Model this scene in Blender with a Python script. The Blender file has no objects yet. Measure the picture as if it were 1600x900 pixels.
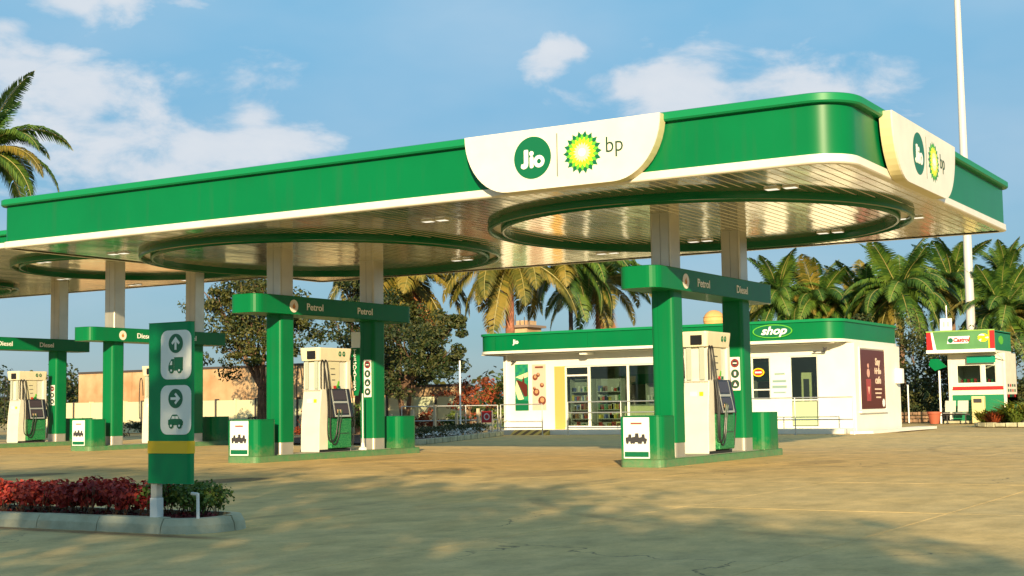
import bpy, bmesh, math, random
from mathutils import Vector, Matrix
PI = math.pi
rnd = random.Random(7)
sc = bpy.context.scene
C = sc.collection

# ------------------------------------------------------------------ camera
cam_d = bpy.data.cameras.new('camera'); cam = bpy.data.objects.new('camera', cam_d); C.objects.link(cam)
YAW, PITCH, ROLL = 0.5436972, 0.0832947, -0.0150598
fw = Vector((-math.sin(YAW)*math.cos(PITCH), math.cos(YAW)*math.cos(PITCH), math.sin(PITCH)))
r0 = Vector((math.cos(YAW), math.sin(YAW), 0)); u0 = r0.cross(fw)
rr_ = r0*math.cos(ROLL)+u0*math.sin(ROLL); uu_ = -r0*math.sin(ROLL)+u0*math.cos(ROLL)
M = Matrix((rr_, uu_, -fw)).transposed().to_4x4(); M.translation = (0, 0, 1.24)
cam.matrix_world = M
cam_d.sensor_width = 36; cam_d.lens = 36*2195.14/1600
cam_d.clip_start = .1; cam_d.clip_end = 5000
sc.camera = cam

# ------------------------------------------------------------------ light
SUN_EL, SUN_AZ = math.radians(16.5), math.radians(30)    # azimuth: from -Y towards +X
sun_dir = Vector((math.sin(SUN_AZ)*math.cos(SUN_EL), -math.cos(SUN_AZ)*math.cos(SUN_EL), math.sin(SUN_EL)))
sd = bpy.data.lights.new('sun', 'SUN'); sd.energy = 5.0; sd.angle = math.radians(.55); sd.color = (1, .78, .46)
sun = bpy.data.objects.new('sun', sd); C.objects.link(sun)
sun.rotation_euler = sun_dir.to_track_quat('Z', 'Y').to_euler()
sc.view_settings.view_transform = 'Standard'; sc.view_settings.look = 'None'
sc.view_settings.exposure = .74; sc.view_settings.gamma = 1

world = bpy.data.worlds.new('World'); sc.world = world; world.use_nodes = True
W = world.node_tree; W.nodes.clear()
def wn(t, **k):
    n = W.nodes.new(t)
    for a, b in k.items(): setattr(n, a, b)
    return n
def wm(op, a, b=None, c=None, clamp=False):
    n = wn('ShaderNodeMath', operation=op, use_clamp=clamp)
    for i, v in enumerate((a, b, c)):
        if v is None: continue
        if isinstance(v, (int, float)): n.inputs[i].default_value = v
        else: W.links.new(v, n.inputs[i])
    return n.outputs[0]
sky = wn('ShaderNodeTexSky', sky_type='NISHITA'); sky.sun_disc = False
sky.sun_elevation = SUN_EL; sky.sun_rotation = math.radians(150); sky.air_density = 1.1; sky.dust_density = .4; sky.ozone_density = 2.5
tc = wn('ShaderNodeTexCoord'); sep = wn('ShaderNodeSeparateXYZ'); W.links.new(tc.outputs['Generated'], sep.inputs[0])
az = wm('ARCTAN2', sep.outputs[0], sep.outputs[1]); el = wm('ARCSINE', sep.outputs[2])
def wnoise(scale, detail, rough=.6, dist=0, sq=(1, 1, 2.2), off=0):
    mp = wn('ShaderNodeMapping'); mp.inputs['Scale'].default_value = sq; mp.inputs['Location'].default_value = (off, 0, off)
    W.links.new(tc.outputs['Generated'], mp.inputs[0])
    n = wn('ShaderNodeTexNoise'); n.inputs['Scale'].default_value = scale; n.inputs['Detail'].default_value = detail
    n.inputs['Roughness'].default_value = rough; n.inputs['Distortion'].default_value = dist
    W.links.new(mp.outputs[0], n.inputs['Vector']); return n.outputs['Fac']
n1 = wnoise(13, 9, .58, .25); n2 = wnoise(4, 4, .5, 0, (1, 1, 2.5), 3.3)
# cumulus banks (azimuth, elevation, half width, half height)
blobs = [(-.885,.228,.055,.030),(-.842,.210,.05,.032),(-.800,.192,.06,.028),(-.762,.186,.055,.030),(-.728,.205,.030,.026),(-.705,.190,.035,.020),
         (-.80,.165,.09,.022),(-.855,.276,.03,.014),(-.80,.280,.05,.018),(-.895,.255,.025,.012),
         (-.515,.243,.022,.012),(-.495,.250,.020,.014),(-.46,.226,.035,.018),(-.415,.228,.055,.026),(-.36,.222,.05,.022),(-.41,.205,.06,.02),(-.33,.21,.05,.02),
         (.35,.3,.12,.06),(1.3,.25,.15,.05),(2.4,.35,.2,.08),(-2.6,.3,.2,.06),(-1.6,.25,.15,.05),(.9,.6,.3,.12),(-1.2,.8,.35,.15),(3.0,.9,.4,.2)]
m = None
for a, e, rx, ry in blobs:
    dx = wm('MULTIPLY', wm('SUBTRACT', az, a), 1/rx); dy = wm('MULTIPLY', wm('SUBTRACT', el, e), 1/ry)
    d = wm('SUBTRACT', 1.25, wm('SQRT', wm('ADD', wm('MULTIPLY', dx, dx), wm('MULTIPLY', dy, dy))))
    m = d if m is None else wm('SMOOTH_MAX', m, d, .35)
m = wm('MAXIMUM', m, -1.2)
dens = wm('ADD', wm('MULTIPLY', m, .50), wm('MULTIPLY', wm('SUBTRACT', n1, .5), 2.6))
dens = wm('MULTIPLY_ADD', dens, 1.5, .12, clamp=True)
dens = wm('MULTIPLY', wm('MULTIPLY', dens, dens), wm('SUBTRACT', 3.0, wm('MULTIPLY', dens, 2.0)))
thin = wm('MULTIPLY', wm('SUBTRACT', n2, .36, clamp=True), 1.5, clamp=True)     # high thin veil everywhere
cov = wm('MAXIMUM', wm('MULTIPLY', dens, .88), wm('MULTIPLY', thin, .55))
hs = wn('ShaderNodeHueSaturation'); hs.inputs['Saturation'].default_value = 1.15; hs.inputs['Value'].default_value = 1.0
W.links.new(sky.outputs[0], hs.inputs['Color'])
tint = wn('ShaderNodeMixRGB', blend_type='MULTIPLY'); tint.inputs[0].default_value = 1; tint.inputs[2].default_value = (.86, 1.0, 1.22, 1)
W.links.new(hs.outputs[0], tint.inputs[1])
hz_ = wn('ShaderNodeMixRGB'); W.links.new(wm('SMOOTH_MIN', wm('MULTIPLY', el, 3.6, clamp=True), 1.0, .1), hz_.inputs[0])
hz_.inputs[1].default_value = (1.1, 1.95, 2.65, 1); hz_.inputs[2].default_value = (1.5, 3.3, 4.4, 1)
air = wn('ShaderNodeMixRGB'); air.inputs[0].default_value = .78; W.links.new(tint.outputs[0], air.inputs[1]); W.links.new(hz_.outputs[0], air.inputs[2])
mix = wn('ShaderNodeMixRGB'); W.links.new(cov, mix.inputs[0]); W.links.new(air.outputs[0], mix.inputs[1])
shade = wn('ShaderNodeMixRGB'); W.links.new(wm('MULTIPLY', n1, 1.3, clamp=True), shade.inputs[0])
shade.inputs[1].default_value = (3.6, 4.3, 5.1, 1); shade.inputs[2].default_value = (5.4, 5.5, 5.7, 1)
W.links.new(shade.outputs[0], mix.inputs[2])
bg = wn('ShaderNodeBackground'); bg.inputs[1].default_value = .090; W.links.new(mix.outputs[0], bg.inputs[0])
wo = wn('ShaderNodeOutputWorld'); W.links.new(bg.outputs[0], wo.inputs[0])

# ------------------------------------------------------------------ materials
MATS = {}
def mat(name, col, rough=.5, metal=0, spec=.5, var=.0, vscale=3, bump=0, bscale=20, col2=None, coord='Object', trans=0, coat=0, detail=5):
    if name in MATS: return MATS[name]
    m = bpy.data.materials.new(name); m.use_nodes = True; nt = m.node_tree; p = nt.nodes['Principled BSDF']
    p.inputs['Base Color'].default_value = (*col, 1); p.inputs['Roughness'].default_value = rough; p.inputs['Metallic'].default_value = metal
    p.inputs['Specular IOR Level'].default_value = spec; p.inputs['Coat Weight'].default_value = coat
    if var or col2 or bump:
        g = nt.nodes.new('ShaderNodeNewGeometry' if coord == 'World' else 'ShaderNodeTexCoord')
        src = g.outputs['Position'] if coord == 'World' else g.outputs['Object']
    if var or col2:
        n = nt.nodes.new('ShaderNodeTexNoise'); n.inputs['Scale'].default_value = vscale; n.inputs['Detail'].default_value = detail; nt.links.new(src, n.inputs['Vector'])
        r = nt.nodes.new('ShaderNodeValToRGB'); nt.links.new(n.outputs['Fac'], r.inputs[0])
        a = col2 if col2 else tuple(max(0, c*(1-var)) for c in col); b = col if col2 else tuple(min(1, c*(1+var)) for c in col)
        r.color_ramp.elements[0].position = .35; r.color_ramp.elements[1].position = .65
        r.color_ramp.elements[0].color = (*a, 1); r.color_ramp.elements[1].color = (*b, 1)
        nt.links.new(r.outputs[0], p.inputs['Base Color'])
    if bump:
        n = nt.nodes.new('ShaderNodeTexNoise'); n.inputs['Scale'].default_value = bscale; n.inputs['Detail'].default_value = 6; nt.links.new(src, n.inputs['Vector'])
        b = nt.nodes.new('ShaderNodeBump'); b.inputs['Strength'].default_value = bump; b.inputs['Distance'].default_value = .02
        nt.links.new(n.outputs['Fac'], b.inputs['Height']); nt.links.new(b.outputs[0], p.inputs['Normal'])
    MATS[name] = m; return m
green = mat('green_panel', (0, .155, .048), .36, spec=.22, var=.06, vscale=.7, coord='World', bump=.012, bscale=1.5, coat=.05)
green_lt = mat('green_cap', (.005, .22, .08), .4, spec=.25)
green_dk = mat('green_rim', (0, .13, .04), .25, spec=.35)
green_kerb = mat('green_kerb_paint', (.03, .26, .09), .55, var=.22, vscale=4, bump=.3, bscale=30, col2=(.04, .20, .08))
for m_ in (green, green_kerb):
    nt = m_.node_tree; p = nt.nodes['Principled BSDF']; old = p.inputs['Base Color'].links[0].from_socket; L = nt.links.new
    g = nt.nodes.new('ShaderNodeNewGeometry'); s_ = nt.nodes.new('ShaderNodeSeparateXYZ'); L(g.outputs['Position'], s_.inputs[0])
    mr = nt.nodes.new('ShaderNodeMapRange'); L(s_.outputs[2], mr.inputs[0]); mr.inputs[1].default_value = .05; mr.inputs[2].default_value = .75; mr.inputs[3].default_value = 1; mr.inputs[4].default_value = 0
    n = nt.nodes.new('ShaderNodeTexNoise'); n.inputs['Scale'].default_value = 9; n.inputs['Detail'].default_value = 7; n.inputs['Roughness'].default_value = .7; L(g.outputs['Position'], n.inputs['Vector'])
    a = nt.nodes.new('ShaderNodeMath'); a.operation = 'MULTIPLY'; L(mr.outputs[0], a.inputs[0]); L(n.outputs['Fac'], a.inputs[1])
    a2 = nt.nodes.new('ShaderNodeMath'); a2.operation = 'MULTIPLY_ADD'; a2.use_clamp = True; L(a.outputs[0], a2.inputs[0]); a2.inputs[1].default_value = 1.5; a2.inputs[2].default_value = -.35
    mx = nt.nodes.new('ShaderNodeMixRGB'); L(a2.outputs[0], mx.inputs[0]); L(old, mx.inputs[1]); mx.inputs[2].default_value = (.22, .20, .11, 1)
    mp = nt.nodes.new('ShaderNodeMapping'); mp.inputs['Scale'].default_value = (5, 5, .35); L(g.outputs['Position'], mp.inputs[0])
    n2_ = nt.nodes.new('ShaderNodeTexNoise'); n2_.inputs['Scale'].default_value = 1.2; n2_.inputs['Detail'].default_value = 5; L(mp.outputs[0], n2_.inputs['Vector'])
    r2_ = nt.nodes.new('ShaderNodeMapRange'); L(n2_.outputs['Fac'], r2_.inputs[0]); r2_.inputs[1].default_value = .52; r2_.inputs[2].default_value = .75; r2_.inputs[3].default_value = 0; r2_.inputs[4].default_value = .22
    mx2 = nt.nodes.new('ShaderNodeMixRGB'); L(r2_.outputs[0], mx2.inputs[0]); L(mx.outputs[0], mx2.inputs[1]); mx2.inputs[2].default_value = (.03, .10, .05, 1)
    L(mx2.outputs[0], p.inputs['Base Color'])
logo_green = mat('logo_green', (0, .13, .05), .4)
logo_lime = mat('logo_lime', (.12, .48, .03), .4)
logo_yellow = mat('logo_yellow', (.85, .75, .02), .4)
white = mat('white_paint', (.80, .78, .72), .4, var=.05, vscale=1.2, coord='World')
cream = mat('cream_panel', (.78, .74, .64), .35, var=.05, vscale=2)
cream_edge = mat('cream_yellow_edge', (.66, .60, .34), .4)
pure = mat('white_lettering', (.85, .85, .82), .5)
sign_white = mat('sign_panel_white', (.82, .84, .78), .35)
black = mat('black_plastic', (.012, .012, .014), .35)
dark = mat('dark_grey', (.04, .04, .045), .5)
rubber = mat('rubber_hose', (.015, .017, .02), .4)
yellow = mat('yellow_band', (.90, .56, .01), .4)
red = mat('red_paint', (.45, .02, .02), .4)
steel = mat('brushed_steel', (.58, .55, .47), .36, metal=.65, var=.08, vscale=1.5, bump=.05, bscale=8)
galv = mat('galvanised_steel', (.55, .55, .52), .4, metal=.7)
wood = mat('trunk_bark', (.13, .075, .045), .9, var=.4, vscale=6, bump=.6, bscale=15)
palm_bark = mat('palm_bark', (.22, .13, .08), .9, var=.35, vscale=5, bump=.6, bscale=12)
frond_rachis = mat('frond_rachis', (.30, .26, .08), .6)
kerbm = mat('concrete_kerb', (.50, .49, .34), .85, var=.25, vscale=3, bump=.4, bscale=25, col2=(.34, .33, .22))
soil = mat('soil', (.07, .035, .02), .95, bump=.8, bscale=12)
plaster = mat('shop_plaster', (.80, .77, .68), .6, var=.05, vscale=1.0, bump=.06, bscale=30, coord='World')
oldwall = mat('weathered_plaster', (.56, .40, .23), .85, var=.3, vscale=.8, bump=.3, bscale=6, col2=(.42, .24, .12))
lowwall = mat('compound_wall', (.74, .62, .38), .8, vscale=.5, col2=(.50, .56, .38), bump=.2, bscale=8)
shopyellow = mat('yellow_panel', (.62, .37, .10), .5)
teal = mat('teal_poster', (.0, .16, .15), .4, vscale=6, col2=(.03, .30, .10))
brown = mat('brown_poster', (.10, .018, .012), .35)
pink = mat('pink_poster', (.62, .46, .36), .4)
interior = mat('shop_interior', (.40, .38, .30), .7)
shelfm = mat('shelf_metal', (.30, .30, .27), .5)
counterm = mat('counter_cream', (.66, .62, .36), .5)
frosted = mat('frosted_panel', (.42, .50, .30), .45)
terracotta = mat('terracotta', (.40, .10, .05), .7)
stonem = mat('rubble_stone', (.24, .15, .09), .9, var=.4, vscale=3, bump=.7, bscale=8)
tank = mat('ochre_tank', (.66, .36, .12), .6, var=.15, vscale=1.5)
darkfloor = mat('dark_base', (.03, .035, .03), .7)

def leafmat(name, a, b, c, rough=.55, trans=.25):
    m = bpy.data.materials.new(name); m.use_nodes = True; nt = m.node_tree; p = nt.nodes['Principled BSDF']
    g = nt.nodes.new('ShaderNodeNewGeometry'); oi = nt.nodes.new('ShaderNodeObjectInfo')
    n = nt.nodes.new('ShaderNodeTexNoise'); n.inputs['Scale'].default_value = 1.1; n.inputs['Detail'].default_value = 4
    nt.links.new(g.outputs['Position'], n.inputs['Vector'])
    ad = nt.nodes.new('ShaderNodeMath'); ad.operation = 'MULTIPLY_ADD'; nt.links.new(g.outputs['Random Per Island'], ad.inputs[0]); ad.inputs[1].default_value = .45
    nt.links.new(n.outputs['Fac'], ad.inputs[2])
    a2 = nt.nodes.new('ShaderNodeMath'); a2.operation = 'MULTIPLY_ADD'; nt.links.new(oi.outputs['Random'], a2.inputs[0]); a2.inputs[1].default_value = .25; nt.links.new(ad.outputs[0], a2.inputs[2])
    r = nt.nodes.new('ShaderNodeValToRGB'); e = r.color_ramp.elements; e[0].position = .5; e[0].color = (*a, 1); e[1].position = 1.05; e[1].color = (*c, 1)
    k = r.color_ramp.elements.new(.78); k.color = (*b, 1)
    nt.links.new(a2.outputs[0], r.inputs[0]); nt.links.new(r.outputs[0], p.inputs['Base Color']); p.inputs['Roughness'].default_value = rough
    p.inputs['Specular IOR Level'].default_value = .35
    tr = nt.nodes.new('ShaderNodeBsdfTranslucent'); nt.links.new(r.outputs[0], tr.inputs[0])
    mx = nt.nodes.new('ShaderNodeMixShader'); mx.inputs[0].default_value = trans
    nt.links.new(p.outputs[0], mx.inputs[1]); nt.links.new(tr.outputs[0], mx.inputs[2])
    nt.links.new(mx.outputs[0], nt.nodes['Material Output'].inputs[0]); MATS[name] = m; return m
leaf_palm = leafmat('palm_leaflets', (.015, .05, .008), (.038, .10, .014), (.10, .17, .02), trans=.14)
leaf_palm_y = leafmat('palm_leaflets_yellowing', (.05, .065, .01), (.12, .115, .018), (.24, .18, .03), trans=.14)
leaf_dead = leafmat('palm_leaflets_dead', (.16, .06, .02), (.34, .12, .05), (.42, .20, .08))
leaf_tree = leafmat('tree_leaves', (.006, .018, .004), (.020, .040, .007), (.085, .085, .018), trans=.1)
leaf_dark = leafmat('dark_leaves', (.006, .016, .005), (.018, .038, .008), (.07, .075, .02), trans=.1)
leaf_red = leafmat('red_leaves', (.10, .008, .008), (.28, .02, .02), (.50, .07, .04), trans=.2)
leaf_rust = leafmat('rust_leaves', (.08, .03, .01), (.25, .05, .02), (.40, .09, .03))
leaf_shrub = leafmat('shrub_leaves', (.02, .06, .01), (.06, .13, .02), (.18, .24, .04))
leaf_yel = leafmat('yellow_green_leaves', (.08, .12, .01), (.28, .30, .03), (.50, .42, .06))

def glassmat():
    m = bpy.data.materials.new('window_glass'); m.use_nodes = True; nt = m.node_tree; nt.nodes.clear()
    t = nt.nodes.new('ShaderNodeBsdfTransparent'); t.inputs[0].default_value = (.72, .80, .76, 1)
    g = nt.nodes.new('ShaderNodeBsdfGlossy'); g.inputs['Roughness'].default_value = .02; g.inputs[0].default_value = (.9, .95, .92, 1)
    f = nt.nodes.new('ShaderNodeFresnel'); f.inputs[0].default_value = 1.5
    mx = nt.nodes.new('ShaderNodeMixShader'); nt.links.new(f.outputs[0], mx.inputs[0]); nt.links.new(t.outputs[0], mx.inputs[1]); nt.links.new(g.outputs[0], mx.inputs[2])
    o = nt.nodes.new('ShaderNodeOutputMaterial'); nt.links.new(mx.outputs[0], o.inputs[0]); return m
glass = glassmat()

def soffitmat():
    m = bpy.data.materials.new('glossy_soffit_slats'); m.use_nodes = True; nt = m.node_tree; p = nt.nodes['Principled BSDF']
    p.inputs['Base Color'].default_value = (.60, .56, .40, 1); p.inputs['Metallic'].default_value = .85; p.inputs['Roughness'].default_value = .11
    g = nt.nodes.new('ShaderNodeNewGeometry'); mp = nt.nodes.new('ShaderNodeMapping'); mp.inputs['Scale'].default_value = (1.1, .35, 1)
    nt.links.new(g.outputs['Position'], mp.inputs[0])
    n = nt.nodes.new('ShaderNodeTexNoise'); n.inputs['Scale'].default_value = 1.4; n.inputs['Detail'].default_value = 3; nt.links.new(mp.outputs[0], n.inputs['Vector'])
    b = nt.nodes.new('ShaderNodeBump'); b.inputs['Strength'].default_value = .25; b.inputs['Distance'].default_value = .05
    nt.links.new(n.outputs['Fac'], b.inputs['Height']); nt.links.new(b.outputs[0], p.inputs['Normal'])
    return m
soffit_m = soffitmat()

def groundmat(name, c1, c2, forecourt):
    m = bpy.data.materials.new(name); m.use_nodes = True; nt = m.node_tree; p = nt.nodes['Principled BSDF']; p.inputs['Roughness'].default_value = .8
    p.inputs['Specular IOR Level'].default_value = .3
    g = nt.nodes.new('ShaderNodeNewGeometry'); L = nt.links.new
    def noise(s, d, sc=(1, 1, 1), rough=.6):
        mp = nt.nodes.new('ShaderNodeMapping'); mp.inputs['Scale'].default_value = sc; L(g.outputs['Position'], mp.inputs[0])
        n = nt.nodes.new('ShaderNodeTexNoise'); n.inputs['Scale'].default_value = s; n.inputs['Detail'].default_value = d; n.inputs['Roughness'].default_value = rough
        L(mp.outputs[0], n.inputs['Vector']); return n.outputs['Fac']
    def mixc(f, a, b, mode='MIX'):
        x = nt.nodes.new('ShaderNodeMixRGB'); x.blend_type = mode
        for i, v in enumerate((f, a, b)):
            if isinstance(v, (int, float)): x.inputs[i].default_value = v
            elif isinstance(v, tuple): x.inputs[i].default_value = (*v, 1)
            else: L(v, x.inputs[i])
        return x.outputs[0]
    def ma(op, a, b=0, c=0, clamp=False):
        x = nt.nodes.new('ShaderNodeMath'); x.operation = op; x.use_clamp = clamp
        for i, v in enumerate((a, b, c)):
            if isinstance(v, (int, float)): x.inputs[i].default_value = v
            else: L(v, x.inputs[i])
        return x.outputs[0]
    def ramp(v, a, b): return ma('MULTIPLY', ma('SUBTRACT', v, a), 1/(b-a), clamp=True)
    col = mixc(ramp(noise(.35, 5), .35, .65), c1, c2)
    col = mixc(ramp(noise(2.2, 9, (1, .55, 1), .72), .36, .66), col, mixc(1.0, col, (.62, .64, .62), 'MULTIPLY'))
    col = mixc(ma('MULTIPLY', ramp(noise(28, 3), .50, .75), .35), col, mixc(1.0, col, (.55, .55, .5), 'MULTIPLY'))
    if forecourt:
        s = nt.nodes.new('ShaderNodeSeparateXYZ'); L(g.outputs['Position'], s.inputs[0]); X, Y = s.outputs[0], s.outputs[1]
        wob = ma('MULTIPLY', ma('SUBTRACT', noise(1.2, 3), .5), .5)
        stain = 0
        # oil patches where cars stop: (x, y, rx, ry)
        for (cx, cy, rx, ry, k) in ((-17.15, 18.6, .62, 1.15, .72), (-22.8, 19.0, .62, 1.1, .62), (-12.9, 22.3, .9, 1.6, .25), (-9.5, 27.5, .5, 1.5, .22), (-9.9, 24.0, .45, .9, .2), (-20.2, 27, .5, 1.5, .25), (-24.6, 24, .6, 1.4, .25), (-14, 30, .6, 2, .2)):
            dx = ma('MULTIPLY', ma('SUBTRACT', X, cx), 1/rx); dy = ma('MULTIPLY', ma('SUBTRACT', Y, cy), 1/ry)
            d = ma('ADD', ma('SQRT', ma('ADD', ma('MULTIPLY', dx, dx), ma('MULTIPLY', dy, dy))), wob)
            mk = ma('MULTIPLY', ma('SUBTRACT', 1, ramp(d, .75, 1.05), clamp=True), k)
            stain = mk if isinstance(stain, int) else ma('MAXIMUM', stain, mk)
        # curved tyre tracks: (centre, radius)
        brk = ramp(noise(.6, 4), .40, .60)
        for (cx, cy, R_) in ((-15.5, 40.5, 9.2), (-15.5, 40.5, 10.8), (1.5, 38, 9.6), (1.5, 38, 11.1), (-2.5, 20.5, 8.2), (-30, 12, 17.5), (-30, 12, 19.1)):
            dx = ma('SUBTRACT', X, cx); dy = ma('SUBTRACT', Y, cy)
            d = ma('ABSOLUTE', ma('SUBTRACT', ma('SQRT', ma('ADD', ma('MULTIPLY', dx, dx), ma('MULTIPLY', dy, dy))), R_))
            stain = ma('MAXIMUM', stain, ma('MULTIPLY', ma('MULTIPLY', ma('SUBTRACT', 1, ramp(d, .06, .16), clamp=True), brk), .26))
        vt = nt.nodes.new('ShaderNodeTexVoronoi'); vt.feature = 'DISTANCE_TO_EDGE'; vt.inputs['Scale'].default_value = .22
        wv = nt.nodes.new('ShaderNodeTexNoise'); wv.inputs['Scale'].default_value = 1.3; wv.inputs['Detail'].default_value = 6; L(g.outputs['Position'], wv.inputs['Vector'])
        av = nt.nodes.new('ShaderNodeMixRGB'); av.inputs[0].default_value = .12; L(g.outputs['Position'], av.inputs[1])
        sc3 = nt.nodes.new('ShaderNodeVectorMath'); sc3.operation = 'MULTIPLY_ADD'; L(wv.outputs['Color'], sc3.inputs[0]); sc3.inputs[1].default_value = (1.1,1.1,1.1); L(g.outputs['Position'], sc3.inputs[2]); L(sc3.outputs[0], vt.inputs['Vector'])
        crack = ma('MULTIPLY', ma('SUBTRACT', 1, ramp(vt.outputs['Distance'], .0008, .0035), clamp=True), ramp(noise(.25, 2), .48, .56))
        stain = ma('MAXIMUM', stain, ma('MULTIPLY', crack, .65))
        drips = ma('MULTIPLY', ramp(noise(3.1, 2), .68, .74), ramp(noise(.3, 2), .5, .6))
        stain = ma('MAXIMUM', stain, ma('MULTIPLY', drips, .30))
        stain = ma('MULTIPLY', stain, ma('ADD', .55, noise(5, 5)), clamp=True)
        col = mixc(stain, col, (.035, .032, .026))
        # brown dust washed against the planter kerb
        dd = ma('ADD', ma('ABSOLUTE', ma('SUBTRACT', Y, 10.27)), ma('MULTIPLY', noise(3, 5), .28))
        dust = ma('MULTIPLY', ma('SUBTRACT', 1, ramp(dd, .16, .34), clamp=True), ma('SUBTRACT', 1, ramp(X, -9.9, -9.2), clamp=True))
        col = mixc(ma('MULTIPLY', dust, .75), col, (.16, .07, .03))
    L(col, p.inputs['Base Color'])
    b = nt.nodes.new('ShaderNodeBump'); b.inputs['Strength'].default_value = .35; b.inputs['Distance'].default_value = .015
    L(noise(14, 8), b.inputs['Height']); L(b.outputs[0], p.inputs['Normal'])
    return m
slab_m = groundmat('forecourt_concrete', (.72, .49, .19), (.62, .45, .20), True)
dirt_m = groundmat('dusty_ground', (.58, .41, .16), (.50, .36, .16), False)

# ------------------------------------------------------------------ builders
ORG = {}
def tag(o, label=None, cat=None, group=None, kind=None):
    if label: o['label'] = label
    if cat: o['category'] = cat
    if group: o['group'] = group
    if kind: o['kind'] = kind
    return o
def thing(name, loc, label, cat, group=None):
    o = bpy.data.objects.new(name, None); C.objects.link(o); o.location = loc; o.empty_display_size = .3
    ORG[o.name] = Vector(loc); return tag(o, label, cat, group)
class MB:
    """collects geometry in world coordinates; build() links it as one mesh"""
    def __init__(s): s.v = []; s.f = []; s.sm = []
    def add(s, vs, fs, smooth=False):
        n = len(s.v); s.v += [tuple(q) for q in vs]
        for f in fs: s.f.append([n+i for i in f]); s.sm.append(smooth)
        return s
    def box(s, x0, x1, y0, y1, z0, z1):
        return s.add([(x0,y0,z0),(x1,y0,z0),(x1,y1,z0),(x0,y1,z0),(x0,y0,z1),(x1,y0,z1),(x1,y1,z1),(x0,y1,z1)],
                     [(0,3,2,1),(4,5,6,7),(0,1,5,4),(1,2,6,5),(2,3,7,6),(3,0,4,7)])
    def obox(s, c, ax, ay, az_):
        c = Vector(c); ax, ay, az_ = Vector(ax), Vector(ay), Vector(az_)
        vs = [c+i*ax+j*ay+k*az_ for k in (-1,1) for (i,j) in ((-1,-1),(1,-1),(1,1),(-1,1))]
        return s.add(vs, [(0,3,2,1),(4,5,6,7),(0,1,5,4),(1,2,6,5),(2,3,7,6),(3,0,4,7)])
    def prism(s, poly, z0, z1, smooth=False, taper=1.0):
        n = len(poly); cx = sum(p[0] for p in poly)/n; cy = sum(p[1] for p in poly)/n
        vs = [(x,y,z0) for x,y in poly]+[(cx+(x-cx)*taper, cy+(y-cy)*taper, z1) for x,y in poly]
        s.add(vs, [[(i+1)%n, (i+1)%n+n, i+n, i][::-1] for i in range(n)], smooth)
        k = len(s.v)-2*n
        s.f.append([k+i for i in range(n)][::-1]); s.sm.append(False); s.f.append([k+n+i for i in range(n)]); s.sm.append(False); return s
    def tube(s, pts, r, n=8, r2=None, cap=True, closed=False):
        pts = [Vector(p) for p in pts]; N = len(pts); vs = []
        up = Vector((0,0,1)); prev = None
        for i, p in enumerate(pts):
            t = (pts[min(i+1,N-1)]-pts[max(i-1,0)]).normalized()
            a = t.cross(up if abs(t.z) < .95 else Vector((1,0,0))).normalized()
            if prev is not None:
                a = (prev-t*prev.dot(t)).normalized()
            prev = a; b = t.cross(a)
            rr = r if r2 is None else r+(r2-r)*i/(N-1)
            if isinstance(r, (list, tuple)): rr = r[i]
            vs += [p+(a*math.cos(2*PI*k/n)+b*math.sin(2*PI*k/n))*rr for k in range(n)]
        fs = [[i*n+k, i*n+(k+1)%n, (i+1)*n+(k+1)%n, (i+1)*n+k] for i in range(N-1) for k in range(n)]
        s.add(vs, fs, True)
        if cap:
            k = len(s.v)-N*n; s.f.append([k+i for i in range(n)][::-1]); s.sm.append(False); s.f.append([k+(N-1)*n+i for i in range(n)]); s.sm.append(False)
        return s
    def lathe(s, cx, cy, prof, n=32, closed=False):
        vs = [(cx+r*math.cos(2*PI*k/n), cy+r*math.sin(2*PI*k/n), z) for r, z in prof for k in range(n)]
        P = len(prof); rng = range(P if closed else P-1)
        return s.add(vs, [[i*n+k, i*n+(k+1)%n, ((i+1)%P)*n+(k+1)%n, ((i+1)%P)*n+k] for i in rng for k in range(n)], n > 12)
    def sweep(s, path, prof):
        """path: closed ccw 2D outline with outward normals [(x,y,nx,ny)], prof: [(out, z)]"""
        n = len(path)
        vs = [(x+nx*o, y+ny*o, z) for o, z in prof for x,y,nx,ny in path]
        return s.add(vs, [[i*n+k, i*n+(k+1)%n, (i+1)*n+(k+1)%n, (i+1)*n+k] for i in range(len(prof)-1) for k in range(n)], True)
    def build(s, name, m, parent=None, bevel=0, kind=None):
        me = bpy.data.meshes.new(name)
        top = parent
        while top is not None and top.parent is not None: top = top.parent
        o_ = ORG.get(top.name, Vector((0,0,0))) if top is not None else Vector((0,0,0))
        me.from_pydata([(x-o_.x, y-o_.y, z-o_.z) for x,y,z in s.v], [], s.f)
        me.polygons.foreach_set('use_smooth', s.sm)
        me.update(); me.materials.append(m)
        if any(s.sm): me.set_sharp_from_angle(angle=math.radians(38))
        o = bpy.data.objects.new(name, me); C.objects.link(o)
        if parent is not None: o.parent = parent
        if bevel:
            b = o.modifiers.new('bevel', 'BEVEL'); b.width = bevel; b.segments = 2; b.limit_method = 'ANGLE'; b.angle_limit = math.radians(50)
        if kind: o['kind'] = kind
        return o
def rrect(x0, x1, y0, y1, r, n=5, corners=(1,1,1,1)):
    out = []
    for (cx, cy, a0, on) in ((x1-r,y0+r,-PI/2,corners[0]),(x1-r,y1-r,0,corners[1]),(x0+r,y1-r,PI/2,corners[2]),(x0+r,y0+r,PI,corners[3])):
        if on:
            for i in range(n+1): a = a0+PI/2*i/n; out.append((cx+r*math.cos(a), cy+r*math.sin(a)))
        else:
            a = a0+PI/4; out.append((cx+r*math.copysign(1, math.cos(a)), cy+r*math.copysign(1, math.sin(a))))
    return out
FRONT = ((1,0,0),(0,0,1),(0,-1,0))       # plane facing -Y : right, up, normal
SIDE = ((0,1,0),(0,0,1),(1,0,0))         # plane facing +X
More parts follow.
